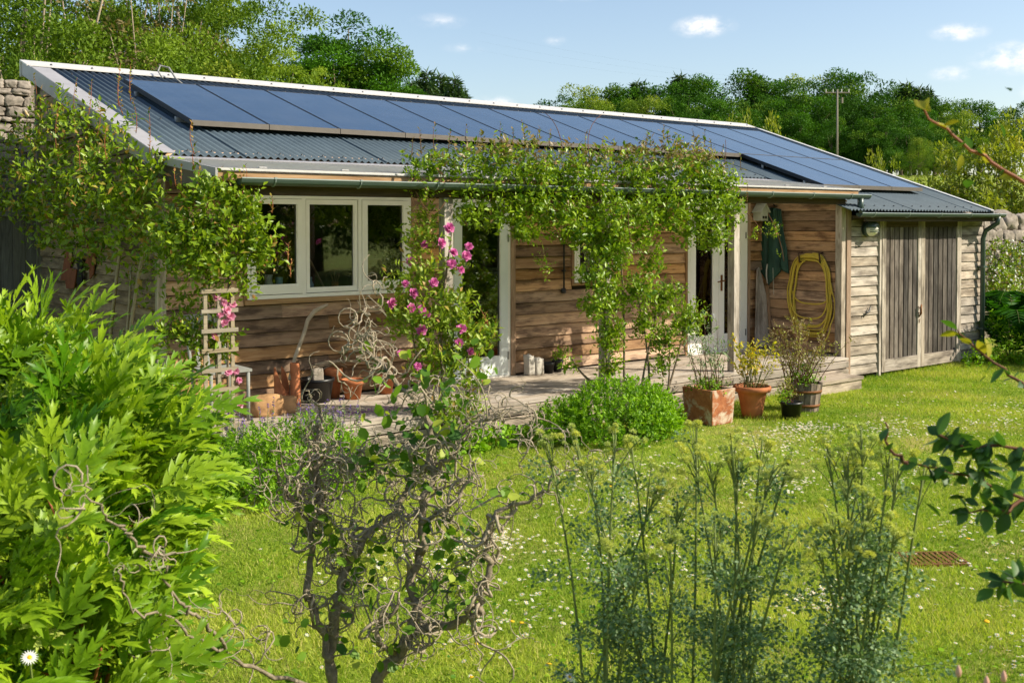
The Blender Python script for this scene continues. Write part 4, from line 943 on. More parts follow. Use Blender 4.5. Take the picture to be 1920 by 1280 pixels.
for p in ((2.352, -5.633, 1.571), (2.425, -5.693, 1.499), (2.381, -5.652, 1.690), (2.454, -5.781, 1.436), (2.472, -5.662, 1.613), (2.492, -5.809, 1.506), (2.333, -5.566, 1.156), (2.277, -5.520, 1.228)):
    for q in range(5):
        c, rr = curly(p, random.uniform(.12, .30), .0042); tw.append((c, rr))
tag(tube_many(tw, 4).build('twisted_twigs', HZT, g, smooth=True), kind='stuff')
LP = []
for c, r, k in (((2.536, -5.976, 1.336), .09, 14), ((2.499, -5.949, 1.267), .09, 10), ((2.560, -6.123, 1.308), .08, 6), ((2.413, -5.758, 1.130), .05, 5), ((2.496, -5.824, 1.106), .06, 7), ((2.505, -5.960, 1.071), .06, 6), ((2.338, -5.837, 0.771), .05, 6), ((2.232, -5.883, 0.700), .05, 4), ((2.496, -6.214, 0.820), .07, 8), ((2.521, -6.236, 0.754), .06, 5), ((2.458, -6.192, 0.577), .06, 6), ((2.140, -5.678, 0.886), .05, 4), ((2.145, -5.811, 0.812), .04, 3), ((2.645, -6.452, 1.066), .03, 2), ((2.161, -5.963, 0.423), .08, 5), ((1.881, -5.994, 0.523), .06, 4), ((2.470, -6.326, 0.656), .04, 3), ((1.469, -5.787, 0.839), .05, 3), ((2.195, -6.119, 0.344), .08, 4), ((2.693, -6.094, 1.520), .05, 3), ((2.379, -5.717, 1.589), .03, 2)):
    for _ in range(int(k * 4.6)): LP.append(np.array(c) + RNG.normal(size=3) * r * 1.25)
LP = np.array(LP); k = len(LP)
leaf_obj(g, T_ROUND, LP, unit(rnd(k) + np.array([0, 0, -.3])), unit(rnd(k) * .7 + [0, -.3, 1]), .052 * RNG.uniform(.5, 1.3, k), L_HAZEL, tints(k, .15), parts=min(k, 300))
# ------------------------------------------------------------------ meadow rue
def meadow_rue(base, tops, label):
    g = empty('meadow_rue', (base[0], base[1], 0), label, 'plant', 'tall blue-green flowering clumps in the foreground')
    LPt = []; LD = []; FP = []
    for tx in tops:
        t = np.array(tx, float); b = np.array([base[0] + random.uniform(-.26, .26), base[1] + random.uniform(-.2, .2), 0])
        c = bez(b, t, (random.uniform(-.05, .05), random.uniform(-.05, .05), .05), 9); MB().tube(c, list(np.linspace(.0072, .0032, 9)), 6).build('stem', CANE, g, smooth=True)
        c = np.array(c); side = []
        for j in range(2, 8):       # pinnate leaf sprays from the nodes
            for s in range(2):
                if RNG.random() > (.8, 1, 1, .9, .7, .4)[j - 2]: continue
                a = random.uniform(0, 6.3); dr = unit(np.array([math.cos(a), math.sin(a), random.uniform(.2, .9)])); ln = random.uniform(.12, .30) * (1.15 - .09 * j)
                side.append((bez(c[j], c[j] + dr * ln, (0, 0, .02), 4), [.0022, .0018, .0014, .001]))
                m = 90; f = RNG.random(m) ** .7; ctr = c[j] + dr * ln * f[:, None]; off = rnd(m); off -= dr * (off @ dr)[:, None]
                LPt.append(ctr + unit(off) * (RNG.random(m) * .06 * (1.15 - f * .6))[:, None]); LD.append(unit(unit(off) + dr * .7 + rnd(m) * .2))
        nh = 0 if t[2] < 1.12 else random.randint(6, 9)
        for j in range(nh):
            a = random.uniform(0, 6.3); h = t + np.array([math.cos(a) * random.uniform(.01, .06), math.sin(a) * random.uniform(.01, .06), random.uniform(-.08, .03)])
            st = c[7] + (t - c[7]) * random.uniform(0, .6); side.append((bez(st, h, (0, 0, .01), 4), [.002, .0018, .0015, .0012])); FP.append(h)
        for j in range(1 if nh and random.random() < .5 else 0):
            st = c[random.randint(6, 7)]; h = st + np.array([random.uniform(-.1, .1), random.uniform(-.1, .1), random.uniform(.12, .25)]); side.append((bez(st, h, (0, 0, .02), 4), [.003, .0025, .002, .0015]))
            for q in range(3): FP.append(h + RNG.normal(size=3) * .018)
        tag(tube_many(side, 4).build('stalks', CANE, g), kind='stuff')
    P = np.vstack(LPt); D = np.vstack(LD); n = len(P)
    leaf_obj(g, T_ROUND, P, D, unit(rnd(n) * .6 + [0, -.1, 1]), .0125 * RNG.uniform(.6, 1.3, n), L_GLAUC, tints(n, .06))
    for h in FP:
        o = bpy.data.objects.new('flower_head', FLUFFS[random.randint(0, 2)]); COL.objects.link(o); o.parent = g
        s = .025 * random.uniform(.6, 1.15); o.location = Vector(h) - ORG[g.name]; o.scale = (s, s, s * .85); o.rotation_euler = (random.uniform(-.4, .4), random.uniform(-.4, .4), random.uniform(0, 6))
def fluff(seed):
    r = np.random.default_rng(seed); n = 170; u = unit(r.normal(size=(n, 3))); u[:, 2] = np.abs(u[:, 2]) * 1.0 - .25; u = unit(u)
    V, F, t = inst(T_NARROW, u * .35, u + r.normal(size=(n, 3)) * .25, unit(r.normal(size=(n, 3))), r.uniform(.38, .55, n), np.stack([r.random(n), np.full(n, .25 * seed), np.zeros(n)], 1))
    me = raw_mesh('flower_head', V, F, False, t); me.materials.append(FLUFF); return me
FLUFFS = [fluff(s) for s in range(3)]
meadow_rue((2.525, -7.275, 0.196)[:2] + (0,), [(2.502, -6.840, 1.342), (2.571, -6.894, 1.372), (2.556, -7.012, 1.287), (2.563, -7.141, 1.412), (2.606, -7.176, 1.365), (2.685, -7.241, 1.254), (2.558, -7.399, 1.162), (2.385, -7.264, 1.127), (2.410, -7.412, 1.071), (2.654, -7.346, 1.206)], 'leftmost tall blue-green clump with fluffy yellow-green flower heads')
meadow_rue((2.795, -7.487, 0.196)[:2] + (0,), [(2.858, -7.245, 1.439), (2.774, -7.308, 1.347), (2.741, -7.410, 1.341), (2.798, -7.454, 1.404), (2.819, -7.471, 1.368), (2.883, -7.520, 1.413), (2.837, -7.612, 1.373), (2.879, -7.645, 1.390), (2.599, -7.558, 1.190), (2.707, -7.641, 1.224), (2.704, -7.768, 1.186), (2.586, -7.677, 1.119)], 'blue-green fluffy-flowered clump in front of the planters, middle of the three')
meadow_rue((2.934, -7.849, 0.271)[:2] + (0,), [(2.968, -7.715, 1.416), (3.010, -7.747, 1.399), (2.937, -7.817, 1.395), (2.971, -7.842, 1.488), (3.068, -7.793, 1.408), (2.955, -7.957, 1.450), (2.980, -7.978, 1.434), (3.038, -8.025, 1.400), (2.825, -7.986, 1.327), (2.724, -7.908, 1.279), (2.773, -7.949, 1.215), (2.874, -8.028, 1.247), (2.684, -7.880, 1.183)], 'rightmost and densest blue-green clump with green flower heads')
# ------------------------------------------------------------------ branches reaching in from the right
g = empty('oval_leaf_shrub', (5.9, -9.6, 0), 'shrub with dark oval leaves reaching in from the right edge', 'shrub')
T0 = (3.6, -9.35, .0)
BR = [([(2.551, -8.658, 1.469), (2.483, -8.603, 1.497), (2.405, -8.540, 1.545), (2.336, -8.485, 1.567), (2.287, -8.446, 1.582)], 1), ([(2.405, -8.540, 1.545), (2.348, -8.557, 1.606), (2.310, -8.526, 1.643), (2.281, -8.503, 1.661)], 1), ([(2.451, -8.702, 1.605), (2.385, -8.649, 1.635), (2.328, -8.604, 1.647), (2.300, -8.582, 1.641)], 1),
      ([(2.657, -8.607, 1.703), (2.596, -8.557, 1.742), (2.546, -8.516, 1.794), (2.500, -8.479, 1.840), (2.460, -8.446, 1.888)], 2), ([(2.468, -8.699, 2.146), (2.412, -8.653, 2.218), (2.338, -8.592, 2.284), (2.272, -8.539, 2.344), (2.226, -8.501, 2.389), (2.209, -8.487, 2.423)], 3), ([(2.349, -8.757, 1.340), (2.281, -8.703, 1.368), (2.245, -8.674, 1.374)], 1),
      ([(2.483, -8.603, 1.497), (2.384, -8.589, 1.483), (2.327, -8.544, 1.495)], 1), ([(2.267, -8.431, 1.582), (2.238, -8.407, 1.620), (2.229, -8.398, 1.682)], 0)]
P = []; D = []; N = []; Ls = []; hi = []
for pts, kind in BR:
    w = wiggle(pts, .003, 4); MB().tube(w, list(np.linspace(.0055, .0018, len(w))), 6).build('branch', REDSTEM if kind == 3 else BROWNSTEM, g, smooth=True)
    step_ = {0: 3, 1: 1, 2: 1, 3: 1}[kind]
    for i in range(1, len(w), step_):
        for s in range(2 if kind in (1,) else 1):
            P.append(w[i]); dd = unit(np.array(w[min(i + 1, len(w) - 1)]) - np.array(w[i - 1])); rr = rnd(1)[0]
            D.append(unit(dd * .5 + rr * .7 + np.array([0, 0, -.15]))); N.append(unit(rnd(1)[0] * .6 + [0, -.1, 1])); Ls.append(random.uniform(.040, .066) * (.72 if kind == 3 else .75 if kind == 2 else .9)); hi.append(1 if (kind == 3 and random.random() < .6) or (kind == 2 and random.random() < .4) else 0)
    if kind in (1, 2, 3):      # leafier twigs
        for _ in range(9 if kind == 1 else 12):
            b = np.array(w[random.randint(2, len(w) - 1) if kind == 1 else random.randint(0, len(w) // 2)]) + RNG.normal(size=3) * (.03 if kind == 1 else .045)
            P.append(b); D.append(unit(rnd(1)[0] + [0, 0, -.2])); N.append(unit(rnd(1)[0] * .6 + [0, 0, 1])); Ls.append(random.uniform(.038, .060) * (.9 if kind == 1 else .72)); hi.append(int(kind == 3 and random.random() < .35))
for ends, r in (((2.551, -8.658, 1.469), .010), ((2.451, -8.702, 1.605), .009), ((2.657, -8.607, 1.703), .009), ((2.468, -8.699, 2.146), .010), ((2.349, -8.757, 1.340), .009)):
    MB().tube(bez((2.75, -9.1, 0), ends, (.15, -.1, .1), 8), list(np.linspace(.02, r * .6, 8)), 7).build('stem', BARK, g, smooth=True)
g.location = (2.75, -9.1, 0)
for ch in g.children: ch.location = ch.location + (ORG[g.name] - Vector((2.75, -9.1, 0)))
ORG[g.name] = Vector((2.75, -9.1, 0))
t = tints(len(P)); t[:, 1] = np.array(hi) * .9
leaf_obj(g, T_OVAL, np.array(P), np.array(D), np.array(N), np.array(Ls), L_DARK, t, parts=len(P))
g = empty('flower_buds', (2.086, -8.695, 0.735)[:2] + (0,), 'pinkish flower buds on thin stems poking up at the bottom right corner', 'flower')
for p in ((1.885, -8.774, 1.307), (1.951, -8.827, 1.297), (1.926, -8.807, 1.287)):
    MB().lathe([(.0, -.012), (.005, -.008), (.006, 0), (.0035, .008), (.0, .013)], p, 8).build('bud', simple('bud_pink', '#c99a86', .6, .3, 0, .2), g, smooth=True)
    MB().tube(bez((1.999, -8.753, 0.747)[:2] + (0,), (p[0], p[1], p[2] - .008), (.01, 0, 0)), .0022, 5).build('stem', CANE, g)
# ------------------------------------------------------------------ lawn
L_GRASS = leaf_mat('grass_blade', '#6d8e1e', '#b9c448', '#d3c47e', .65, .38, .2)
def lawn():
    n = 1050000
    X = RNG.uniform(.5, 17.5, n); Y = RNG.uniform(-9.6, -1.30, n); d, r = cam_df(X, Y)
    k = (d > 3.9) & (np.abs(r) < d * .5 + .3) & ~((X > 3.5) & (X < 12.3) & (Y > -1.52)) & ~((X > 11.05) & (X < 12.1) & (Y > -1.88)) & (RNG.random(n) < np.clip(5.8 / d, .25, 1))
    bare = np.sin(X * .9 + 1.1 * np.sin(Y * 1.4)) + np.sin(Y * 1.3 + .9 * np.sin(X * 1.1 + 2)) + .6 * np.sin(X * 3.1 - Y * 2.3)
    k &= RNG.random(n) < np.clip(1.55 - .75 * bare, .22, 1)
    X, Y, d = X[k], Y[k], d[k]; n = len(X)
    # worn and lush patches
    pat = np.sin(X * 1.7 + 1.3 * np.sin(Y * 1.1)) * np.cos(Y * 1.9 + .8 * np.sin(X * 2.3)) + .5 * np.sin(X * 5.1 + Y * 3.7)
    edge = np.exp(-np.clip(-1.5 - Y, 0, None) * 3.5) * (X > 3) + np.exp(-((X - 9.4) ** 2 + (Y + 2.5) ** 2) * 2.5) * .8
    h = (.016 + .017 * RNG.random(n) + .007 * pat + .05 * edge * RNG.random(n)) * np.where(RNG.random(n) < .03, 1.7, 1)
    h = np.clip(h, .012, None); a = RNG.uniform(0, 6.283, n); w = .0018 * (1 + d * .10)
    lean = RNG.normal(size=(n, 2)) * .55 * h[:, None]
    V = np.zeros((n, 3, 3)); V[:, 0, 0] = X - np.cos(a) * w; V[:, 0, 1] = Y - np.sin(a) * w; V[:, 1, 0] = X + np.cos(a) * w; V[:, 1, 1] = Y + np.sin(a) * w
    V[:, 2, 0] = X + lean[:, 0]; V[:, 2, 1] = Y + lean[:, 1]; V[:, 2, 2] = h
    t = np.zeros((n, 3)); t[:, 0] = np.clip(.42 + .34 * pat + RNG.normal(size=n) * .25, 0, 1); t[:, 1] = (RNG.random(n) < np.clip(.14 + .16 * pat, .03, .5)) * RNG.uniform(.3, .9, n)
    o = obj('lawn_grass', V.reshape(-1, 3), np.arange(n * 3).reshape(n, 3), L_GRASS, None, None, False, np.repeat(t, 3, 0))
    tag(o, 'short mown lawn grass in front of the building', 'grass', kind='stuff')
    # clover and weeds between the blades
    m = 9000; X = RNG.uniform(1.5, 16, m); Y = RNG.uniform(-9, -1.9, m); d, r = cam_df(X, Y); k = (d > 4) & (np.abs(r) < d * .5 + .2) & (np.sin(X * 2.1 + Y) + np.sin(Y * 2.7 - X * .8) > .5); X, Y = X[k], Y[k]; m = len(X)
    P = np.stack([X, Y, RNG.uniform(.008, .03, m)], 1)
    V, F, t = inst(T_ROUND, P, unit(rnd(m) * [1, 1, .2]), unit(rnd(m) * .3 + [0, 0, 1]), RNG.uniform(.015, .035, m), tints(m))
    tag(obj('clover', V, F, L_HERB, None, None, False, t), 'small clover leaves growing through the lawn', 'clover', kind='stuff')
lawn()
DAISY = daisy_mesh('lawn_daisy', 9)
def daisy_spots(n, y0=-8.5):
    out = []; cl = [(6.3, -6.9, .9), (5.4, -7.4, .8), (7.2, -6.1, .8), (8.6, -3.2, .6), (8.0, -3.6, .8), (4.6, -5.0, .9), (5.6, -4.2, 1.0), (3.6, -4.2, .8), (9.8, -3.6, .8), (6.4, -3.3, .8), (10.6, -4.2, 1.0), (12.0, -4.0, .9), (3.4, -5.4, .6), (8.6, -5.0, 1.0), (6.9, -7.0, .5), (7.6, -6.8, .4), (5.0, -6.3, .5), (9.2, -3.1, .4), (7.0, -4.4, .5), (4.2, -4.2, .4)]
    while len(out) < n:
        if random.random() < .9: c = random.choice(cl); x, y = random.gauss(c[0], c[2] * .45), random.gauss(c[1], c[2] * .32)
        else: x, y = random.uniform(2.5, 14), random.uniform(-8, -2)
        d, r = cam_df(x, y)
        if d > 4.2 and abs(r) < d * .49 and y < -1.75 and not (11 < x < 12.1 and y > -1.9): out.append((x, y))
    return out
sp = sorted(daisy_spots(2600), key=lambda p: cam_df(*p)[0])
for x, y in sp[:280]:
    o = bpy.data.objects.new('lawn_daisy', DAISY); COL.objects.link(o); s = random.uniform(.011, .016)
    o.location = (x, y, random.uniform(.028, .05)); o.scale = (s, s, s); o.rotation_euler = (random.uniform(-.5, .5), random.uniform(-.5, .5), random.uniform(0, 6)); 
    tag(o, 'tiny white daisy growing in the mown lawn', 'daisy', 'daisies scattered over the lawn')
mbv = []; mbf = []
TVd = np.array([v.co for v in DAISY.vertices]); TFd = np.array([[i for i in p.vertices] for p in DAISY.polygons]); 
rest = sp[280:]; P = np.array([(x, y, random.uniform(.028, .05)) for x, y in rest]); V, F, _ = inst((TVd, TFd), P, unit(rnd(len(P)) * [1, 1, .15]), unit(rnd(len(P)) * .25 + [0, -.25, 1]), RNG.uniform(.012, .018, len(P)), np.zeros((len(P), 3)))
o = obj('lawn_daisies', V, F, [WHITEP, YELLOWP], None, None, False, np.ones((len(V), 3)))
o.data.polygons.foreach_set('material_index', np.tile(np.array([p.material_index for p in DAISY.polygons], np.int32), len(P)))
tag(o, 'mass of tiny white daisies over the farther lawn', 'daisies', kind='stuff')
DANDE = MB().lathe([(0, .0), (.7, .05), (1, .25), (.8, .45), (.4, .5), (0, .48)], (0, 0, 0), 10)
dme = raw_mesh('dandelion', DANDE.V, DANDE.F, True); dme.materials.append(YELLOWP)
for x, y in [(3.436, -5.449, 0.050)[:2], (3.112, -5.572, 0.050)[:2], (3.462, -5.497, 0.050)[:2], (2.862, -5.874, 0.050)[:2], (3.239, -5.982, 0.050)[:2], (6.719, -6.172, 0.050)[:2], (5.398, -6.994, 0.050)[:2], (5.823, -3.686, 0.050)[:2]]:
    o = bpy.data.objects.new('dandelion', dme); COL.objects.link(o); s = random.uniform(.010, .016); o.location = (x, y, .05); o.scale = (s, s, s); o.rotation_euler = (random.uniform(-.3, .3), random.uniform(-.3, .3), 0)
    tag(o, 'small yellow dandelion flower in the lawn', 'dandelion', 'yellow flowers in the lawn')
gr = empty('drain_grate', (6.27, -6.18, 0), 'rusty iron drain grate set in the lawn', 'grate')
RG = Matrix.Rotation(-.62, 3, 'Z')
def gbox(x0, x1, y0, y1, z0, z1):
    mb = MB().box(x0, x1, y0, y1, z0, z1); mb.V = [tuple(RG @ Vector(v) + Vector((6.27, -6.18, 0))) for v in mb.V]; return mb
for a, b, c, d in ((-.19, .19, -.13, -.11), (-.19, .19, .11, .13), (-.19, -.17, -.11, .11), (.17, .19, -.11, .11)): gbox(a, b, c, d, .0, .016).build('frame_bar', RUST, gr)
for i in range(9): gbox(-.155 + i * .037, -.135 + i * .037, -.11, .11, .005, .014).build('bar', RUST, gr)
gbox(-.17, .17, -.11, .11, -.01, .004).build('drain_bottom', BLACK, gr)
def stone(name, c, s, mat, parent=None, seed=0, sub=2, rough=.16, flat=.75, smooth=True, jag=.0):
    """irregular rounded block"""
    r = np.random.default_rng(seed); n = 4 if sub < 2 else 6
    V = []; F = []; idx = {}
    def vid(p):
        key = tuple(np.round(p, 4))
        if key not in idx: idx[key] = len(V); V.append(p)
        return idx[key]
    for ax in range(3):
        for sg in (-1, 1):
            for i in range(n):
                for j in range(n):
                    q = []
                    for a, b in ((0, 0), (1, 0), (1, 1), (0, 1)):
                        p = np.zeros(3); p[ax] = sg; p[(ax + 1) % 3] = 2 * (i + a) / n - 1; p[(ax + 2) % 3] = 2 * (j + b) / n - 1; q.append(vid(p))
                    F.append(tuple(q if sg > 0 else q[::-1]))
    V = np.array(V); u = unit(V) * 1.25; V = V * flat + u * (1 - flat)
    ph = r.uniform(0, 6, 9); f = r.uniform(1.2, 3.4, 9)
    nz = np.sin(V[:, 0] * f[0] + ph[0]) * np.sin(V[:, 1] * f[1] + ph[1]) + np.sin(V[:, 1] * f[2] + ph[2]) * np.sin(V[:, 2] * f[3] + ph[3]) + .6 * np.sin(V[:, 0] * f[4] * 2 + ph[4]) * np.sin(V[:, 2] * f[5] * 2 + ph[5])
    V = V * (1 + rough * .6 * nz[:, None] * .6) * np.array(s) * .5
    if jag: V = V + r.normal(size=V.shape) * jag * np.array(s)
    a = r.uniform(-.08, .08); ca, sa = math.cos(a), math.sin(a); V = np.stack([V[:, 0] * ca - V[:, 2] * sa, V[:, 1], V[:, 0] * sa + V[:, 2] * ca], 1)
    return obj(name, V + np.array(c), F, mat, parent, c, smooth)
STONE = simple('limestone', '#968c80', .95, .15, 0, .6, 9, .9); STONEW = simple('pale_stone', '#c9c3b8', .9, .2, 0, .3, 9, .4); TUFA = simple('ochre_stone', '#b08a62', .95, .1, 0, .5, 10, .7)
# ------------------------------------------------------------------ planters
def potmat():
    M = Mat('weathered_terracotta'); co = M.coord(); a = M.noise(co, 5, 5, .65, .6); b = M.noise(co, 16, 5, .7)
    col = M.ramp(b, [(.3, lin('#8a5238')), (.6, lin('#b0714c')), (.8, lin('#c08a66'))])
    col = M.mix(M.ramp(a, [(.50, (0, 0, 0)), (.62, (1, 1, 1))]), col, lin('#c9b8a2'))
    return M.bsdf(col, .9, .1, bump=b, bstr=.5, bdist=.01)
WTERRA = potmat(); SOIL = simple('soil', '#3b2f24', .95, .1, 0, .4, 20, .6)
pl = empty('square_planter', (8.55, -2.36, 0), 'square weathered terracotta planter with willowy plant, left of the four pots', 'planter')
mb = MB(); x0, x1, y0, y1, h, w = 8.55, 8.92, -2.36, -1.93, .375, .03
mb.hexa([(x0 + .02, y0 + .02, 0), (x1 - .02, y0 + .02, 0), (x1 - .02, y1 - .02, 0), (x0 + .02, y1 - .02, 0), (x0, y0, h), (x1, y0, h), (x1, y1, h), (x0, y1, h)])
mb.F.pop(1); n = len(mb.V); mb.V += [(x0 + w, y0 + w, h), (x1 - w, y0 + w, h), (x1 - w, y1 - w, h), (x0 + w, y1 - w, h), (x0 + w, y0 + w, .3), (x1 - w, y0 + w, .3), (x1 - w, y1 - w, .3), (x0 + w, y1 - w, .3)]
mb.F += [(4, 5, n + 1, n), (5, 6, n + 2, n + 1), (6, 7, n + 3, n + 2), (7, 4, n, n + 3), (n, n + 1, n + 5, n + 4), (n + 1, n + 2, n + 6, n + 5), (n + 2, n + 3, n + 7, n + 6), (n + 3, n, n + 4, n + 7)]
mb.build('pot', WTERRA, pl, (8.74, -2.1, .2), bevel=.006); boxo('soil', SOIL, pl, x0 + w + .002, x1 - w - .002, y0 + w + .002, y1 - w - .002, .27, .335)
def potted(root, c, z, h, r, n, m, T, L, mat, stem, hi=.1, lean=.25, low=None):
    st = []; P = []; A = []
    for i in range(n):
        a = random.uniform(0, 6.3); hh = h * random.uniform(.45, 1.1); b = np.array([c[0] + random.uniform(-.4, .4) * r, c[1] + random.uniform(-.4, .4) * r, z])
        t = b + np.array([math.cos(a) * r * random.uniform(.2, 1.1), math.sin(a) * r * random.uniform(.2, 1.1), hh]); pts = bez(b, t, (0, 0, .03), 6); st.append((pts, list(np.linspace(.005, .0018, 6))))
        for q in pts[2:]:
            for _ in range(2): P.append(np.array(q) + RNG.normal(size=3) * .01); A.append(unit(unit(t - b) * .8 + rnd(1)[0] * .5))
    tag(tube_many(st, 5).build('stems', stem, root, smooth=True), kind='stuff')
    b, D, N = twigs(np.array(P), np.array(A), m, .09, 1.0, .25); k = len(b)
    leaf_obj(root, T, b, D, N, L * RNG.uniform(.6, 1.2, k), mat, tints(k, hi), rest='foliage')
    if low: bush(root, low[0], low[1], 5, T_QUAD, low[2], low[3], tl=.06, shell=.5, rest='low_foliage')
potted(pl, (8.74, -2.14), .33, .85, .30, 15, 4, T_NARROW, .06, L_SILVER, BROWNSTEM, .05, low=([(8.74, -2.1, .38, .22, .28, .12)], 130, .03, L_HERB))
po = empty('round_pot', (9.33, -2.25, 0), 'round terracotta flowerpot with yellow-leaved plant, second of the four pots', 'planter')
MB().lathe([(.0, 0), (.11, 0), (.125, .11), (.16, .28), (.165, .285), (.20, .29), (.21, .32), (.205, .345), (.19, .35), (.18, .335), (.17, .29), (0, .285)], (9.33, -2.25, 0), 32).build('pot', TERRA, po, smooth=True)
MB().lathe([(.0, .012), (.165, .0)], (9.33, -2.25, .30), 20).build('soil', SOIL, po)
potted(po, (9.33, -2.25), .31, .46, .22, 16, 5, T_QUAD, .052, L_YELLOW, CANE, .15, low=([(9.33, -2.25, .36, .15, .15, .07)], 60, .025, L_DRY))
bp = empty('black_pot', (9.56, -2.60, 0), 'small black plastic pot with straggly plant in front of the half barrel', 'planter')
MB().lathe([(.0, 0), (.095, 0), (.115, .17), (.125, .172), (.125, .195), (.112, .196), (.10, .15), (0, .15)], (9.56, -2.60, 0), 28).build('pot', BLACK, bp, smooth=True)
potted(bp, (9.56, -2.60), .16, .24, .15, 8, 4, T_QUAD, .03, L_DRY, BROWNSTEM, .5, low=([(9.50, -2.55, .26, .12, .1, .10)], 40, .028, L_HERB))
ba = empty('half_barrel', (10.12, -2.35, 0), 'wooden half-barrel tub with dry brownish shrub, rightmost of the four pots', 'planter')
W_BARREL = wood('barrel_staves', ('#6c5c4e', '#8f7d6b', '#a8978a'), 'z', '#443a30', .4, .25)
ns = 18
for i in range(ns):
    a0, a1 = 2 * math.pi * (i + .03) / ns, 2 * math.pi * (i + .97) / ns; V = []
    for rr, z in ((.165, 0), (.21, .33 + random.uniform(-.012, .02))):
        for dr in (0, -.022):
            for a in (a0, a1): V.append((10.12 + (rr + dr) * math.cos(a), -2.35 + (rr + dr) * math.sin(a), z))
    MB().add(V, [(0, 1, 5, 4), (3, 2, 6, 7), (0, 4, 6, 2), (1, 3, 7, 5), (4, 5, 7, 6), (0, 2, 3, 1)]).build('stave', W_BARREL, ba, (10.12 + .165 * math.cos(a0), -2.35 + .165 * math.sin(a0), .15))
for z, r in ((.06, .174), (.22, .1955)): MB().lathe([(r, 0), (r + .006, 0), (r + .010, .03), (r + .003, .03)], (10.12, -2.35, z), 30).build('hoop', RUST, ba, smooth=True)
MB().lathe([(0, .01), (.178, 0)], (10.12, -2.35, .29), 20).build('soil', SOIL, ba)
potted(ba, (10.08, -2.35), .29, .66, .36, 46, 5, T_QUAD, .038, L_DRY, BROWNSTEM, .28, low=([(10.05, -2.4, .40, .25, .2, .18)], 120, .028, L_HERB))
# ------------------------------------------------------------------ things on and under the veranda
HOSEM = simple('yellow_hose', '#d3ba48', .4, .4, 0, .12, 8)
hs = empty('garden_hose', (12.37, -.8, .55), 'coiled yellow garden hose hanging on the veranda end wall', 'hose')
pts = []; turns = 9
bots = [.57, .62, .72, .60, .82, .66, 1.02, .70, .60, .64]
for k in range(turns):
    jw = random.uniform(-.035, .03); jc = random.uniform(-.03, .03); top = 1.72 - .012 * k; bot = bots[k]
    for q in range(28):
        f = q / 28; nb = bots[k + 1] if q > 20 else bot
        th = math.pi / 2 + 2 * math.pi * f; c, s = math.cos(th), math.sin(th)
        zc = (top + bot) / 2; hz = (top - bot) / 2
        yy = -.80 + jc + (.295 + jw) * math.copysign(abs(c) ** .62, c) * (1 + .10 * (s < 0))
        pts.append((12.372 - .010 * (k % 5) - .004 * math.sin(3 * th + k), yy, zc + hz * math.copysign(abs(s) ** .8, s)))
MB().tube(wiggle(pts, .0, 2), .0105, 7).build('coil', HOSEM, hs, smooth=True)
MB().tube(bez((12.37, -1.06, 1.35), (12.30, -1.17, .75), (0, -.10, 0)) + bez((12.30, -1.17, .75), (12.2, -1.0, .40), (0, -.06, 0))[1:] + [(12.15, -.9, .40)], .0095, 7).build('loose_end', HOSEM, hs, smooth=True)
for y in (-.64, -.98): MB().tube([(12.40, y, 1.60), (12.31, y - .01, 1.60), (12.305, y, 1.72), (12.40, y + .01, 1.73)], .012, 6).build('strap', simple('brown_strap', '#4a3326', .7), hs, smooth=True)
ct = empty('green_coat', (12.33, -.18, 1.3), 'dark green waxed coat hanging on the veranda end wall beside the hose', 'coat')
nu, nv = 26, 22; V = []; F = []
for j in range(nv + 1):
    v = j / nv
    for i in range(nu + 1):
        u = i / nu; wtop, wbot = .26, .50; wd = wtop + (wbot - wtop) * min(1, v * 1.6)
        y = -.20 + .015 * math.sin(v * 4) + (.5 - u) * wd
        hem = 1.47 - .14 * math.sin(math.pi * min(1, u * 1.25)) + .05 * math.cos(u * 9) - .05 * (1 - u)
        z = 2.36 + (hem - 2.36) * v - .05 * abs(u - .45) * (1 - v)
        x = 12.325 - .035 * math.sin(math.pi * u) - (.012 + .028 * v) * math.sin(u * 15 + 1.2 * v) - .012 * math.sin(u * 31 + 2)
        V.append((x, y, z))
for j in range(nv):
    for i in range(nu): a = j * (nu + 1) + i; F.append((a, a + 1, a + nu + 2, a + nu + 1))
o = obj('body', V, F, simple('waxed_green', '#23453a', .5, .35, 0, .3, 5, .1), ct, smooth=True); s = o.modifiers.new('thickness', 'SOLIDIFY'); s.thickness = .012; s.offset = 1
MB().tube([(12.40, -.2, 2.38), (12.33, -.2, 2.38), (12.31, -.2, 2.41)], .008, 6).build('hook', BLACK, ct)
MB().tube(bez((12.27, -.13, 1.55), (12.29, -.12, 1.28), (0, .02, 0), 4), .010, 6).build('belt_end', simple('pale_cord', '#cfcabc', .7), ct)
MB().tube([(12.28, -.22, 1.5), (12.29, -.23, 1.12)], .003, 5).build('cord', simple('pale_cord', '#cfcabc', .7), ct)
bd = MB().add([(12.130, -.07, 1.48), (12.200, -.05, 1.50), (12.300, -.09, 1.10), (12.290, -.16, .36), (12.180, -.17, .40), (12.100, -.16, .365), (12.000, -.15, .40),
               (12.130, -.045, 1.48), (12.200, -.025, 1.50), (12.300, -.065, 1.10), (12.290, -.135, .36), (12.180, -.145, .40), (12.100, -.135, .365), (12.000, -.125, .40)],
              [(0, 6, 5, 4, 3, 2, 1), (7, 8, 9, 10, 11, 12, 13)] + [(i, (i + 1) % 7, 7 + (i + 1) % 7, 7 + i) for i in range(7)]).build('leaning_board', wood('board_pale', ('#8f8172', '#aa9c8c', '#beb2a3'), 'z', '#6e6154', .2, .05), None, (12.18, -.1, .35))
tag(bd, 'pale ragged-ended board leaning in the veranda corner below the coat', 'board')
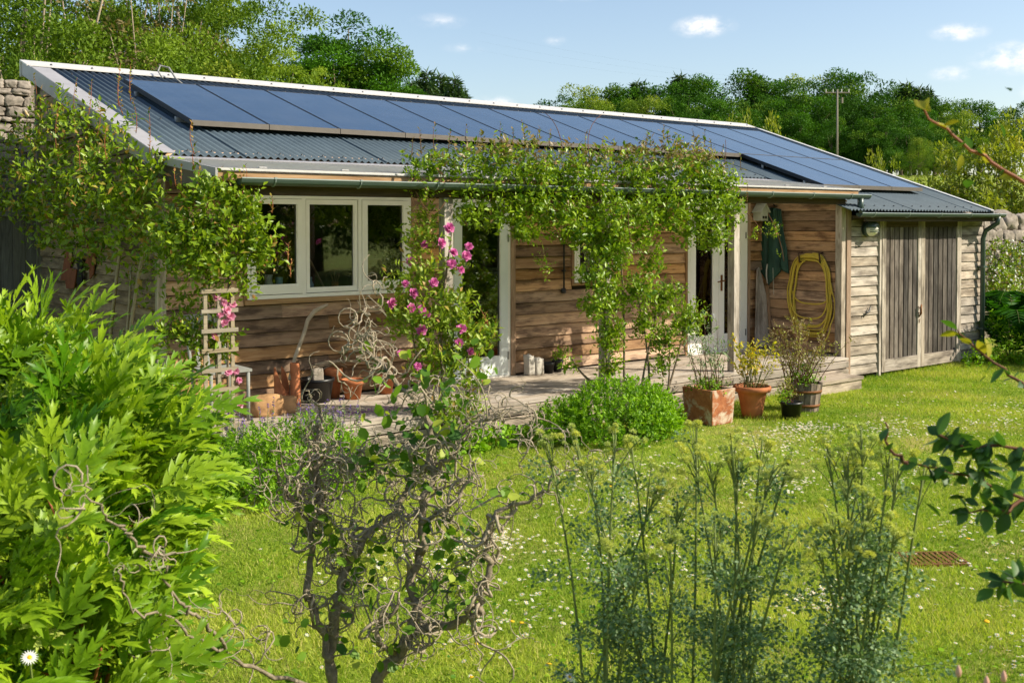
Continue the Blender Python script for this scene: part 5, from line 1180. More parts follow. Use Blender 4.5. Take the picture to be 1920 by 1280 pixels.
rb = MB().hexa([(12.30, -.16, .355), (12.36, -.16, .355), (12.36, -.13, .355), (12.30, -.13, .355), (12.32, -.07, 1.25), (12.38, -.07, 1.25), (12.38, -.04, 1.25), (12.32, -.04, 1.25)]).build('leaning_board', W_TRIM, None, (12.33, -.12, .355))
tag(rb, 'narrow red-brown board leaning behind the pale board in the corner', 'board')
bx = empty('bird_box', (12.15, -.12, 2.17), 'small grey-white wooden bird box high up beside the green coat', 'bird box')
BXM = simple('bird_box_paint', '#b9bcae', .7, .3, 0, .2, 12); c = (12.15, -.10)
MB().add([(c[0] - .075, c[1] - .07, 2.17), (c[0] + .075, c[1] - .07, 2.17), (c[0] + .075, c[1] + .07, 2.17), (c[0] - .075, c[1] + .07, 2.17), (c[0] - .075, c[1] - .07, 2.32), (c[0] + .075, c[1] - .07, 2.32), (c[0] + .075, c[1] + .07, 2.32), (c[0] - .075, c[1] + .07, 2.32), (c[0], c[1] - .07, 2.40), (c[0], c[1] + .07, 2.40)],
         [(0, 3, 2, 1), (0, 1, 5, 8, 4), (2, 3, 7, 9, 6), (1, 2, 6, 5), (3, 0, 4, 7)]).build('box', BXM, bx)
for s in (-1, 1): MB().hexa([(c[0] + s * .10, c[1] - .10, 2.285), (c[0] + s * .002, c[1] - .10, 2.405), (c[0] + s * .002, c[1] + .075, 2.405), (c[0] + s * .10, c[1] + .075, 2.285), (c[0] + s * .10, c[1] - .10, 2.297), (c[0] + s * .002, c[1] - .10, 2.417), (c[0] + s * .002, c[1] + .075, 2.417), (c[0] + s * .10, c[1] + .075, 2.297)]).build('roof_board', BXM, bx)
for x in (-.028, .028): MB().lathe([(0, 0), (.019, 0), (.019, .01), (0, .01)], (c[0] + x, c[1] - .078, 2.22), 12, 'y').build('entrance_dark', BLACK, bx)  # black discs stand in for the shade inside the openings
lm = empty('wall_lamp', (12.80, -1.36, 2.07), 'round green and white bulkhead lamp on the shed wall', 'lamp')
MB().lathe([(.0, 0), (.075, 0), (.075, -.03), (.085, -.035), (.085, -.06), (.0, -.06)], (12.80, -1.368, 2.06), 24, 'y').build('base', GUTTER, lm, smooth=True)
MB().lathe([(.078, -.06), (.075, -.09), (.058, -.125), (.03, -.142), (0, -.147)], (12.80, -1.368, 2.06), 24, 'y').build('glass_dome', simple('opal_glass', '#e6e2d4', .25, .5, 0, .04), lm, smooth=True)
V = []; n = 16
for k in range(7):
    a = (k / 6) * 1.45
    for i in range(n + 1):
        b = math.pi * i / n; r = .088 * math.cos(a * .92); V.append((12.80 + r * math.cos(b), -1.43 - .09 * math.sin(a), 2.06 + r * math.sin(b) * 1.0 + .012))
F = [(k * (n + 1) + i, k * (n + 1) + i + 1, (k + 1) * (n + 1) + i + 1, (k + 1) * (n + 1) + i) for k in range(6) for i in range(n)]
o = obj('hood', V, F, GUTTER, lm, smooth=True); s = o.modifiers.new('thickness', 'SOLIDIFY'); s.thickness = .006
for z in (2.03, 2.055): MB().tube([(12.80 - .07, -1.47, z), (12.80 - .04, -1.515, z), (12.80, -1.528, z), (12.84, -1.515, z), (12.87, -1.47, z)], .004, 5).build('guard_bar', GUTTER, lm)
lm.scale = (1.25, 1.25, 1.25)
lz = MB().tube([(12.75, -1.375, .845), (12.775, -1.39, .885), (12.80, -1.395, .915), (12.835, -1.395, .92), (12.87, -1.395, .935), (12.89, -1.39, .975), (12.92, -1.38, 1.005)], [.003, .007, .012, .014, .012, .009, .004], 7).tube([(12.80, -1.39, .915), (12.775, -1.385, .935)], .004, 5).tube([(12.81, -1.39, .91), (12.83, -1.385, .88)], .004, 5).tube([(12.87, -1.39, .935), (12.85, -1.385, .96)], .004, 5).tube([(12.875, -1.39, .93), (12.905, -1.385, .92)], .004, 5).build('metal_lizard', BLACK, None, (12.83, -1.37, .92), smooth=True)
tag(lz, 'small black metal lizard fixed to the weathered shed boards', 'ornament')
pp = empty('vent_pipe', (8.505, -.03, 1.3), 'thin black pipe with round end running down the cladding by the small window', 'pipe')
MB().tube([(8.505, -.035, 2.45), (8.505, -.035, 1.35)], .011, 8).build('pipe', BLACK, pp); MB().lathe([(0, 0), (.034, 0), (.036, -.03), (.0, -.045)], (8.505, -.01, 1.315), 16, 'y').build('cap', BLACK, pp, smooth=True)
for z in (1.55, 1.95): boxo('clip', BLACK, pp, 8.485, 8.525, -.05, -.012, z, z + .02)
# trellis and chair
tr = empty('trellis', (3.50, -1.62, 0), 'pale wooden trellis panel at the left end of the veranda', 'trellis')
W_TREL = wood('trellis_lath', ('#786a56', '#94866e', '#a6987f'), 'x', None, 0, .1)
for x in (3.325, 3.44, 3.555): boxo('upright_lath', W_TREL, tr, x, x + .030, -1.60, -1.583, .02, 1.62)
for i in range(10): boxo('cross_lath', W_TREL, tr, 3.30, 3.61, -1.618, -1.601, .14 + i * .16, .172 + i * .16)
ch = empty('slatted_chair', (4.02, -.45, .35), 'pale grey slatted garden chair half hidden behind the trellis', 'chair')
CHM = simple('chair_paint', '#8d8e88', .7, .3, 0, .18, 14)
def leg(pts, r=.017): MB().tube(pts, r, 8).build('leg', CHM, ch, smooth=True)
leg([(4.07, -.38, .352), (4.06, -.38, .70), (4.03, -.34, 1.0), (4.01, -.28, 1.27)]); leg([(3.72, -.38, .352), (3.71, -.38, .70), (3.69, -.34, 1.0), (3.68, -.28, 1.27)])
leg([(4.07, -.78, .352), (4.07, -.78, .80)]); leg([(3.72, -.78, .352), (3.72, -.78, .80)])
boxo('seat', CHM, ch, 3.70, 4.10, -.80, -.40, .80, .825)
MB().hexa([(3.67, -.31, 1.22), (4.02, -.31, 1.22), (4.02, -.285, 1.22), (3.67, -.285, 1.22), (3.67, -.30, 1.30), (4.02, -.30, 1.30), (4.02, -.275, 1.30), (3.67, -.275, 1.30)]).build('top_rail', CHM, ch)
for x in (3.75, 3.84, 3.93): MB().hexa([(x, -.39, .83), (x + .035, -.39, .83), (x + .035, -.375, .83), (x, -.375, .83), (x - .01, -.31, 1.22), (x + .025, -.31, 1.22), (x + .025, -.295, 1.22), (x - .01, -.295, 1.22)]).build('back_slat', CHM, ch)
# stones, pipes and pots along the wall
o = MB().tube([(4.703, -0.330, 0.612), (4.801, -0.250, 0.816), (4.947, -0.160, 1.037), (5.010, -0.120, 1.164), (5.099, -0.100, 1.250), (5.177, -0.090, 1.278), (5.255, -0.080, 1.306)], [.019, .020, .021, .022, .024, .021, .014], 8).build('scythe_handle', simple('handle_wood', '#b3a48e', .8, .2, 0, .25, 16), None, (4.702, -0.330, 0.440), smooth=True)
tag(o, 'bent wooden scythe handle standing in the upright clay pipe', 'handle')
def half_pipe(name, label, x, y, r, h, a0, a1, cut=False):
    n = 20; V = []; F = []
    for rr in (r, r - .014):
        for i in range(n + 1):
            a = a0 + (a1 - a0) * i / n; f = i / n
            top = h * (1 - .62 * math.sin(math.pi * f) ** 1.5) if cut else h
            V += [(x + rr * math.cos(a), y + rr * math.sin(a), .352), (x + rr * math.cos(a) * .92, y + rr * math.sin(a) * .92 + .02, .352 + top)]
    m = 2 * (n + 1)
    for i in range(n): F += [(2 * i, 2 * i + 2, 2 * i + 3, 2 * i + 1), (m + 2 * i + 2, m + 2 * i, m + 2 * i + 1, m + 2 * i + 3), (2 * i + 1, 2 * i + 3, m + 2 * i + 3, m + 2 * i + 1)]
    F += [(0, 1, m + 1, m), (2 * n + 1, 2 * n, m + 2 * n, m + 2 * n + 1)]
    return tag(obj(name, V, F, TERRA, None, (x, y, .352), True), label, 'clay pipe')
half_pipe('clay_ridge_tile', 'terracotta tile with arched cut-out standing against the wall under the window', 4.66, -.25, .085, .38, math.pi * 1.02, math.pi * 2.35, True)
half_pipe('clay_pipe', 'straight terracotta pipe holding the scythe handle', 4.76, -.35, .052, .42, 0, 2 * math.pi)
tub = empty('black_tub', (5.06, -.22, .352), 'black plastic tub on the deck beside the clay pipe', 'tub')
MB().lathe([(0, 0), (.13, 0), (.16, .20), (.175, .205), (.175, .235), (.155, .235), (.145, .19), (.12, .03), (0, .03)], (5.06, -.22, .352), 26).build('bucket', BLACK, tub, smooth=True)
tag(stone('rubble_piece', (5.07, -.2, .60), (.12, .07, .15), STONE, None, 3, flat=.8), 'pale broken slab standing in the black tub', 'stone')
def flowerpot(p, r, h, label, tilt=0, mat=TERRA):
    mb = MB().lathe([(0, 0), (r * .68, 0), (r * .9, h * .75), (r, h * .76), (r * 1.04, h), (r * .93, h), (r * .85, h * .7), (r * .6, h * .1), (0, h * .1)], (0, 0, 0), 22)
    R_ = Matrix.Rotation(tilt, 3, 'X'); lift = abs(math.sin(tilt)) * r
    mb.V = [tuple(R_ @ Vector(v) + Vector(p) + Vector((0, 0, lift))) for v in mb.V]
    return tag(mb.build('flower_pot', mat, None, p, smooth=True), label, 'flowerpot')
flowerpot((5.42, -.30, .352), .115, .20, 'brown clay flowerpot standing at the front of the pot group below the window')
flowerpot((5.30, -.12, .352), .09, .30, 'tall terracotta flowerpot behind the black tub below the window', .0)
flowerpot((5.86, -.22, .352), .10, .19, 'terracotta flowerpot in the shade behind the first post')
tk = [(bez((5.12 + random.uniform(-.1, .3), -.10 + random.uniform(-.03, .03), .66 + random.uniform(-.03, .06)), (5.6 + random.uniform(-.2, .2), -.10 + random.uniform(-.03, .03), .66 + random.uniform(-.02, .06)), (0, 0, .03), 4), [.006, .006, .005, .004]) for _ in range(9)]
tag(tube_many(tk, 5).build('stick_bundle', BARKP, None, (5.35, -.1, .65)), 'loose bundle of dry sticks lying on the flowerpots', 'sticks', kind='stuff')
tag(stone('tufa_block', (4.30, -.62, .44), (.30, .2, .20), TUFA, None, 11, rough=.25), 'larger ochre pitted stone block at the foot of the trellis', 'stone')
tag(stone('tufa_block', (4.50, -.60, .42), (.20, .18, .16), TUFA, None, 12, rough=.25), 'smaller ochre stone block right of the larger one by the trellis', 'stone')
tag(stone('stone_slab', (7.88, -.13, .47), (.085, .10, .24), STONEW, None, 5), 'tall pale stone standing on the deck by the glazed door', 'stone')
tag(stone('stone_slab', (8.00, -.15, .45), (.12, .10, .20), STONEW, None, 6), 'broader pale rounded stone right of the tall one by the door', 'stone')
flowerpot((8.18, -.13, .352), .075, .13, 'dark empty pot right of the two pale stones', 0, BLACK); flowerpot((8.33, -.12, .352), .07, .15, 'second dark pot with a sprig, below the black wall pipe', 0, BLACK)
g = empty('pot_plant', (8.33, -.12, .48), 'small green sprig in the dark pot on the deck', 'plant'); bush(g, [(8.36, -.16, .56, .12, .08, .08)], 40, 5, T_QUAD, .035, L_HERB, tl=.08)
P = np.stack([RNG.uniform(4.9, 5.6, 260), RNG.normal(-1.02, .10, 260), np.full(260, .354)], 1); V, F, t = inst(T_ROUND, P, unit(rnd(260) * [1, 1, .05]), unit(rnd(260) * .15 + [0, 0, 1]), RNG.uniform(.012, .022, 260), tints(260))
tag(obj('fallen_petals', V, F, leaf_mat('magenta_petal', '#7a2f86', '#a657b0', None, .6, .2, .2, '#8a3f96'), None, None, False, t), 'fallen purple petals scattered on the deck', 'petals', kind='stuff')
# rust-red figures on the gable
FIG = simple('rust_red_sheet', '#84523e', .8, .2, 0, .3, 12)
def figure(pts, label, mat=FIG):
    c = np.mean(np.array(pts), 0); return tag(MB().prism(pts, (.012, 0, 0)).build('wall_figure', mat, None, tuple(c)), label, 'ornament')
figure([(3.500, 2.862, 1.887), (3.500, 2.656, 1.854), (3.500, 2.620, 1.711), (3.500, 2.684, 1.637), (3.500, 2.441, 1.628), (3.500, 2.485, 1.525), (3.500, 2.549, 1.415), (3.500, 2.837, 1.395), (3.500, 2.876, 1.491), (3.500, 3.068, 1.476), (3.500, 2.956, 1.640), (3.500, 2.888, 1.764)], 'left of two rust-red cut-out figures on the shaded gable wall')
figure([(3.500, 2.101, 1.929), (3.500, 1.820, 1.972), (3.500, 1.696, 1.895), (3.500, 1.519, 1.871), (3.500, 1.770, 1.826), (3.500, 1.810, 1.706), (3.500, 1.850, 1.591), (3.500, 1.963, 1.535), (3.500, 1.996, 1.672), (3.500, 2.147, 1.696), (3.500, 1.992, 1.798)], 'right of two rust-red cut-out figures on the shaded gable wall')
figure([(3.480, 2.346, 1.808), (3.480, 2.170, 1.812), (3.480, 2.177, 1.608), (3.480, 2.161, 1.493), (3.480, 2.279, 1.441), (3.480, 2.376, 1.495), (3.480, 2.312, 1.633), (3.480, 2.370, 1.690)], 'black silhouette between the rust-red figures on the gable wall', BLACK)
# things on the inside window sill
boxo('inner_sill', WHITE, win, 4.43, 6.29, .085, .30, 1.395, 1.42)
def lathe_thing(name, label, cat, prof, p, mat, n=16): return tag(MB().lathe(prof, p, n).build(name, mat, None, p, smooth=True), label, cat)
GB = simple('blue_glass', '#8fb4c9', .2, .6, 0, .1); PW_ = simple('pottery_white', '#d9d7cc', .5, .4, 0, .1)
lathe_thing('jug', 'white jug on the sill inside the left pane', 'jug', [(0, 0), (.05, 0), (.06, .06), (.035, .14), (.045, .2), (.03, .2), (0, .1)], (4.72, .17, 1.421), PW_)
lathe_thing('vase', 'pale blue vase on the sill inside the left pane', 'vase', [(0, 0), (.03, 0), (.035, .1), (.04, .17), (.03, .17), (0, .1)], (4.83, .15, 1.421), GB)
lathe_thing('bottle', 'blue glass bottle on the sill inside the middle pane', 'bottle', [(0, 0), (.028, 0), (.03, .08), (.012, .12), (.012, .16), (0, .16)], (5.20, .17, 1.421), GB)
lathe_thing('tall_bottle', 'pale bottle at the left of the middle pane sill', 'bottle', [(0, 0), (.025, 0), (.026, .14), (.010, .18), (.010, .24), (0, .24)], (5.11, .19, 1.421), PW_)
lathe_thing('brush_jar', 'clay jar of paintbrushes on the sill inside the middle pane', 'jar', [(0, 0), (.035, 0), (.038, .10), (.03, .10), (.028, .02), (0, .02)], (5.48, .17, 1.421), TERRA)
br = [(bez((5.48, .17, 1.45), (5.48 + random.uniform(-.05, .05), .17 + random.uniform(-.03, .03), 1.60 + random.uniform(-.03, .03)), (0, 0, 0), 3), [.004, .004, .006]) for _ in range(9)]
tag(tube_many(br, 5).build('paint_brushes', W_TRIM, None, (5.48, .17, 1.45)), 'pale paintbrushes standing in the clay jar', 'brushes', kind='stuff')
for k, x in enumerate((5.30, 5.36, 5.41)): tag(stone('sill_pebble', (x, .16, 1.440), (.05, .04, .04), STONEW, None, 20 + k), 'small white pebble on the sill inside the middle pane', 'pebble', 'white pebbles on the window sill')
tag(boxo('blue_box', simple('blue_card', '#4d6f96', .7), None, 5.12, 5.22, .22, .29, 1.421, 1.50), 'small blue box behind the bottles on the middle sill', 'box')
tag(MB().hexa([(5.92, .33, 1.42), (6.22, .33, 1.42), (6.22, .35, 1.42), (5.92, .35, 1.42), (5.95, .45, 1.74), (6.22, .45, 1.74), (6.22, .47, 1.74), (5.95, .47, 1.74)]).build('drawing_board', W_TRIMX, None, (6.07, .4, 1.42)), 'tan drawing board propped up inside the right pane', 'board')
tag(boxo('workbench', W_TRIMX, None, 4.5, 6.4, .31, .9, 1.36, 1.40), 'wooden workbench top seen through the windows', 'bench')
tag(MB().tube([(5.45, .35, 1.45), (5.22, .42, 1.92)], .012, 8).build('broom_stick', W_TRIM, None, (5.45, .35, 1.45)), 'leaning stick seen through the middle pane', 'stick')
# ------------------------------------------------------------------ walls and fence round the garden
def rubble_face(wall, x0, x1, y, z0, z1, mat, seed, rowh=(.10, .20), wid=(.14, .34), depth=.14):
    r = random.Random(seed); z = z0; k = 0
    while z < z1:
        h = r.uniform(*rowh); x = x0 + r.uniform(-.1, 0)
        while x < x1:
            w = r.uniform(*wid); hh = h * r.uniform(.85, 1.05)
            stone('stone', (x + w / 2, y + r.uniform(-.025, .025), z + h / 2), (w * .97, depth, hh * .97), mat, wall, seed * 1000 + k, sub=2, rough=.3, flat=.7, jag=.035); x += w; k += 1
        z += h
MORTAR = simple('lime_mortar', '#8a8074', .95, .1, 0, .4, 10, .6)
w = empty('stone_wall', (2.5, 5.2, 0), 'tall pale rubble stone wall behind the left gable', 'wall')
MB().box(-4, 3.9, 5.0, 5.5, 0, 3.93).build('core', MORTAR, w)
rubble_face(w, 2.2, 3.62, 4.98, 2.3, 3.95, STONE, 1, (.06, .16), (.08, .30))
w = empty('stone_wall', (17.5, .4, 0), 'low stone garden wall at the right beyond the shed', 'wall')
MB().box(16.9, 24, .25, .7, 0, 2.0).build('core', MORTAR, w)
rubble_face(w, 16.9, 20.6, .22, 1.0, 2.0, STONE, 2, (.14, .24), (.2, .45))
for k, (x, s) in enumerate(((17.1, .34), (17.55, .44), (18.0, .36), (18.45, .40), (18.95, .45), (19.5, .42), (20.0, .44), (20.5, .38))):
    stone('coping_stone', (x, .42, 2.0 + s * .36), (s, .42, s * .78), STONE, w, 300 + k, rough=.4, flat=.55, jag=.03)
f = empty('board_fence', (2.9, 4.12, 0), 'dark weathered vertical board fence left of the gable', 'fence')
for i in range(16): boxo('board', W_FENCE, f, 1.25 + i * .142, 1.25 + i * .142 + .136, 4.11 + .006 * (i % 2), 4.13 + .006 * (i % 2), .06, 2.28)
boxo('top_rail', W_FENCE, f, 1.2, 3.49, 4.085, 4.108, 2.22, 2.32); boxo('rail', W_FENCE, f, 1.2, 3.49, 4.085, 4.108, 1.2, 1.28)
for z in (2.42, 2.54): boxo('rail', W_FENCE, f, 1.2, 3.49, 4.10, 4.125, z, z + .04)
for x in (1.9, 2.7, 3.44): boxo('post', W_FENCE, f, x, x + .05, 4.14, 4.19, 0, 2.6)
# ------------------------------------------------------------------ trees
def tree_meshes(name, seed, H, R, z0, nclump, per, L, mat, trunk_r, clump_r=(.10, .2), T=T_QUAD, shape=1.0, limb=9, trunkmat=BARK, gap=.0, flatten=.75):
    """unit-free tree of height H and crown radius R: trunk mesh and crown mesh"""
    r = np.random.default_rng(seed); cz = (H + z0) / 2; rz = (H - z0) / 2
    C_ = []
    while len(C_) < nclump:
        u = unit(r.normal(size=3)); rr = r.random() ** .38
        lob = 1 + .22 * math.sin(3 * math.atan2(u[1], u[0]) + seed) + .16 * math.sin(5 * math.atan2(u[1], u[0]) + 2 * seed + 3 * u[2])
        p = np.array([u[0] * R * lob, u[1] * R * lob, u[2] * rz]) * rr
        if shape != 1: p[:2] *= 1 - (1 - shape) * (p[2] + rz) / (2 * rz)
        p[2] += cz; C_.append(p)
    C_ = np.array(C_); cr = r.uniform(*clump_r, nclump) * R * 2
    k = np.repeat(np.arange(nclump), per); n = len(k); u = unit(r.normal(size=(n, 3))); u[:, 2] = np.where(u[:, 2] < -.3, -u[:, 2], u[:, 2])
    q = r.random(n) ** .4
    P = C_[k] + u * (cr[k] * q)[:, None] * np.array([1, 1, flatten])
    D = unit(u * .8 + r.normal(size=(n, 3)) * .6 + [0, 0, -.1]); N = unit(u * .6 + r.normal(size=(n, 3)) * .45 + [0, 0, .7])
    t = np.zeros((n, 3)); t[:, 0] = np.clip(r.uniform(0, .65, nclump)[k] + r.uniform(0, .35, n), 0, 1); t[:, 1] = (r.random(nclump) < .12)[k] * r.uniform(.2, .8, n)
    V, F, tt = inst(T, P, D, N, L * r.uniform(.6, 1.3, n), t)
    crown = raw_mesh(name + '_crown', V, F, False, tt); crown.materials.append(mat)
    mb = MB(); top = np.array([r.normal() * R * .08, r.normal() * R * .08, z0 + (H - z0) * .72])
    mb.tube(bez((0, 0, -.6), top, (r.normal() * .2, r.normal() * .2, 0), 8), list(np.linspace(trunk_r, trunk_r * .25, 8)), 8)
    for i in r.choice(nclump, min(limb, nclump), replace=False):
        f = r.uniform(.25, .8); s = top * f + np.array([0, 0, (1 - f) * .0]); mb.tube(bez(s, C_[i], (0, 0, -.05 * H), 6), list(np.linspace(trunk_r * .45 * (1.1 - f), trunk_r * .08, 6)), 5)
    tr_ = raw_mesh(name + '_trunk', mb.V, mb.F, True); tr_.materials.append(trunkmat)
    return tr_, crown, H
def conifer_meshes(name, seed, H, R, mat, tiers=26):
    r = np.random.default_rng(seed); P = []; D = []; N = []; mb = MB().tube([(0, 0, -.5), (0, 0, H * .6), (0, 0, H * .985)], [.02 * H, .012 * H, .002 * H], 7)
    for i in range(tiers):
        f = i / tiers; z = H * (.12 + .86 * f); rr = R * (1 - f) ** .85 * r.uniform(.8, 1.15) + .05 * R; nb = int(9 - 4 * f)
        for b in range(nb):
            a = 6.283 * b / nb + r.uniform(-.3, .3) + i * 2.4; d = np.array([math.cos(a), math.sin(a), r.uniform(-.25, .1)]); ln = rr * r.uniform(.75, 1.15)
            mb.tube([(0, 0, z), tuple(np.array([0, 0, z]) + d * ln)], [.006 * H * (1 - f) + .01, .004], 4)
            m = int(10 + 26 * (1 - f)); q = r.random(m) ** .7
            P.append(np.array([0, 0, z]) + d * (ln * q)[:, None] + r.normal(size=(m, 3)) * [.05 * R, .05 * R, .05 * R]); D.append(unit(d * .9 + r.normal(size=(m, 3)) * .55 + [0, 0, -.1])); N.append(unit(r.normal(size=(m, 3)) * .5 + [0, 0, 1]))
    P, D, N = np.vstack(P), np.vstack(D), np.vstack(N); n = len(P); t = np.zeros((n, 3)); t[:, 0] = r.random(n)
    V, F, tt = inst(T_NARROW, P, D, N, R * .30 * r.uniform(.6, 1.3, n), t); crown = raw_mesh(name + '_crown', V, F, False, tt); crown.materials.append(mat)
    tk = raw_mesh(name + '_trunk', mb.V, mb.F, True); tk.materials.append(BARK); return tk, crown, H
L_OAK = leaf_mat('oak_leaf', '#23480c', '#53801a', '#7d9a2a', .6, .26, .12)
L_TREE = leaf_mat('tree_leaf', '#38580e', '#80982a', '#a0a83c', .6, .30, .15)
L_LIGHT = leaf_mat('light_tree_leaf', '#507414', '#9cae34', '#b4b84c', .6, .34, .15)
L_WOOD = leaf_mat('wood_leaf', '#1f420e', '#4a721c', '#76922a', .65, .22, .1)
L_CONI = leaf_mat('conifer_needles', '#2a4420', '#4f6a34', None, .65, .2, .25)
L_BROWN = leaf_mat('brown_twig_leaf', '#7a6a48', '#9c9060', '#8a9a48', .7, .3, .2)
L_APPLE = leaf_mat('apple_leaf', '#566f1c', '#a5a834', '#cfc54a', .45, .42, .4)
TREES = {
 'near': tree_meshes('near', 5, 10, 4.2, 1.4, 95, 430, .125, L_TREE, .22, (.07, .13), limb=30, trunkmat=BARKP),
 'larch': tree_meshes('larch', 9, 10, 3.6, 1.0, 110, 400, .115, L_LIGHT, .2, (.06, .12), shape=.75, limb=30, flatten=.45),
 'oak': tree_meshes('oak', 17, 10, 2.9, 2.0, 95, 420, .20, L_OAK, .35, (.13, .21), limb=20),
 'round': tree_meshes('round', 21, 10, 4.6, .4, 46, 260, .30, L_WOOD, .3, (.12, .21), limb=14),
 'tall': tree_meshes('tall', 25, 10, 3.8, .4, 46, 260, .28, L_OAK, .3, (.12, .21), shape=.75, limb=14),
 'light': tree_meshes('light', 28, 10, 4.8, .2, 46, 260, .28, L_TREE, .3, (.12, .20), limb=14),
 'hedge': tree_meshes('hedge', 35, 10, 6.0, -.5, 80, 460, .21, L_TREE, .2, (.08, .15), limb=20),
 'bushy': tree_meshes('bushy', 33, 10, 6.5, -.5, 70, 260, .26, L_TREE, .2, (.10, .17), limb=14),
 'twiggy': tree_meshes('twiggy', 37, 10, 2.6, 1.5, 60, 90, .16, L_BROWN, .12, (.06, .13), limb=55, trunkmat=BARKP),
 'apple': tree_meshes('apple', 41, 10, 5.0, .6, 90, 60, .36, L_APPLE, .12, (.06, .11), limb=60, trunkmat=BARK),
 'conifer': conifer_meshes('conifer', 45, 10, 2.6, L_CONI),
}
def tree(kind, top, label, cat='tree', group=None, wide=1.0, name=None, rz=None, base_z=None):
    """stand a tree on the ground under the given top point"""
    tk, cr, H = TREES[kind]; z = float(ground_z(top[0], top[1])) if base_z is None else base_z
    s = (top[2] - z) / H
    g = empty(name or kind + '_tree', (top[0], top[1], z), label, cat, group); g.rotation_euler.z = random.uniform(0, 6.3) if rz is None else rz; g.scale = (s * wide, s * wide, s)
    for nm, me in (('trunk', tk), ('crown', cr)):
        o = bpy.data.objects.new(nm, me); COL.objects.link(o); o.parent = g
    return g
tree('near', (6.003, 14.950, 8.910), 'tall green tree at the far left above the stone wall', 'tree', None, 1.0, 'broadleaf_tree')
tree('near', (9.429, 21.235, 11.268), 'dark leafy tree behind the gable peak, second from the left', 'tree', None, .8, 'broadleaf_tree')
tree('twiggy', (10.235, 19.274, 9.511), 'half bare tree with brown twigs behind the left end of the roof', 'tree', None, 1.2, 'bare_tree')
tree('twiggy', (11.002, 23.804, 10.857), 'slim brown twiggy tree left of the half bare one', 'tree', None, 1.0, 'bare_tree')
tree('near', (11.689, 20.723, 11.106), 'green tree right of the half bare tree', 'tree', None, .8, 'broadleaf_tree')
tree('larch', (13.673, 22.971, 10.781), 'tall yellow-green tree with feathery outline beside the open sky', 'tree', None, .72, 'feathery_tree')
tree('larch', (15.538, 23.972, 8.222), 'lower yellow-green tree in front of the dark oak', 'tree', None, .85, 'feathery_tree')
tree('larch', (20.131, 27.996, 8.308), 'pale willow-green bush below the oak, just above the roof ridge', 'bush', None, .6, 'willow_bush')
tree('hedge', (7.062, 15.290, 5.621), 'leafy bush above the stone wall behind the gable peak', 'bush', None, .8, 'hedge_bush')
tree('hedge', (10.071, 16.753, 6.055), 'leafy bush over the roof ridge below the half bare tree', 'bush', None, .9, 'hedge_bush')
tree('hedge', (11.764, 16.692, 6.031), 'leafy bush over the roof ridge below the feathery tree', 'bush', None, .9, 'hedge_bush')
tree('hedge', (4.817, 11.309, 4.970), 'leafy bush on top of the stone wall at the left edge', 'bush', None, .6, 'hedge_bush')
tree('oak', (30.739, 45.287, 14.285), 'big dark green oak rising above the middle of the ridge', 'tree', None, .95, 'oak_tree')
tree('oak', (33.337, 45.735, 12.560), 'lower dark green oak between the big oak and the conifers', 'tree', None, .9, 'oak_tree')
for i, p in enumerate(((50.311, 68.077, 14.533), (53.013, 69.810, 15.889), (55.685, 71.527, 15.930), (53.214, 65.802, 14.902), (52.474, 70.203, 14.842), (57.284, 70.224, 14.506))):
    tree('conifer', p, ('small dark conifer, %s from the left in the clump beside the oak' % ORD[[0, 2, 3, 4, 1, 5][i]]), 'tree', 'conifers beside the oak', .9, 'conifer_tree')
# wood on the right-hand hillside
WG = 'trees of the wood on the far right hillside'
BACK = [(116.354, 127.048, 21.580), (120.534, 126.369, 23.792), (124.088, 124.891, 25.370), (128.014, 123.081, 25.681), (129.830, 119.113, 25.968), (134.517, 117.998, 26.965), (129.148, 108.192, 25.990), (136.804, 109.821, 26.644), (144.980, 109.790, 28.065), (145.782, 105.305, 26.919), (151.803, 104.372, 26.598), (147.264, 95.195, 25.956), (154.692, 95.770, 27.892), (154.280, 92.241, 26.757), (161.157, 91.869, 25.167), (164.318, 89.358, 24.450), (160.929, 83.067, 22.888), (166.479, 82.500, 22.373), (169.090, 80.428, 21.847), (181.655, 80.762, 23.298)]
MIDR = [(106.233, 112.030, 19.223), (104.056, 104.844, 19.638), (112.657, 108.296, 20.952), (110.124, 100.075, 19.946), (117.149, 100.939, 21.002), (116.804, 94.836, 20.718), (118.275, 91.115, 20.172), (129.574, 95.004, 22.007), (127.017, 88.060, 20.528), (130.077, 85.668, 21.149), (140.528, 88.915, 21.759), (143.919, 83.695, 21.682), (140.734, 77.229, 19.596), (151.801, 79.982, 19.952), (149.655, 73.985, 18.350)]
FRONT = [(97.040, 94.996, 16.496), (96.152, 88.038, 15.890), (105.944, 91.819, 17.017), (107.108, 87.077, 16.852), (112.707, 87.762, 16.901), (115.084, 84.633, 17.453), (112.780, 77.496, 16.161), (114.962, 75.796, 16.784), (116.496, 72.009, 15.686), (119.169, 69.895, 15.413), (120.958, 67.226, 15.857), (126.080, 66.998, 15.401), (131.593, 66.478, 15.477), (118.986, 67.459, 14.278)]
rw = random.Random(5)
for row, lab in ((BACK, 'broadleaf tree on the skyline of the hillside wood'), (MIDR, 'broadleaf tree in the middle of the hillside wood'), (FRONT, 'broadleaf tree at the front edge of the hillside wood')):
    for t in row:
        tree(rw.choice(['round', 'tall', 'round', 'tall', 'tall', 'light']), t, lab, 'tree', WG, rw.uniform(.85, 1.15), 'woodland_tree')
for i, p in enumerate(((134.097, 114.524, 27.460), (145.974, 107.719, 27.559), (162.267, 87.163, 24.781), (165.156, 87.429, 24.593), (129.836, 120.397, 26.465), (160.545, 88.541, 25.487))):
    tree('conifer', p, 'dark conifer tip poking above the hillside wood', 'tree', 'conifers in the hillside wood', 1.0, 'conifer_tree')
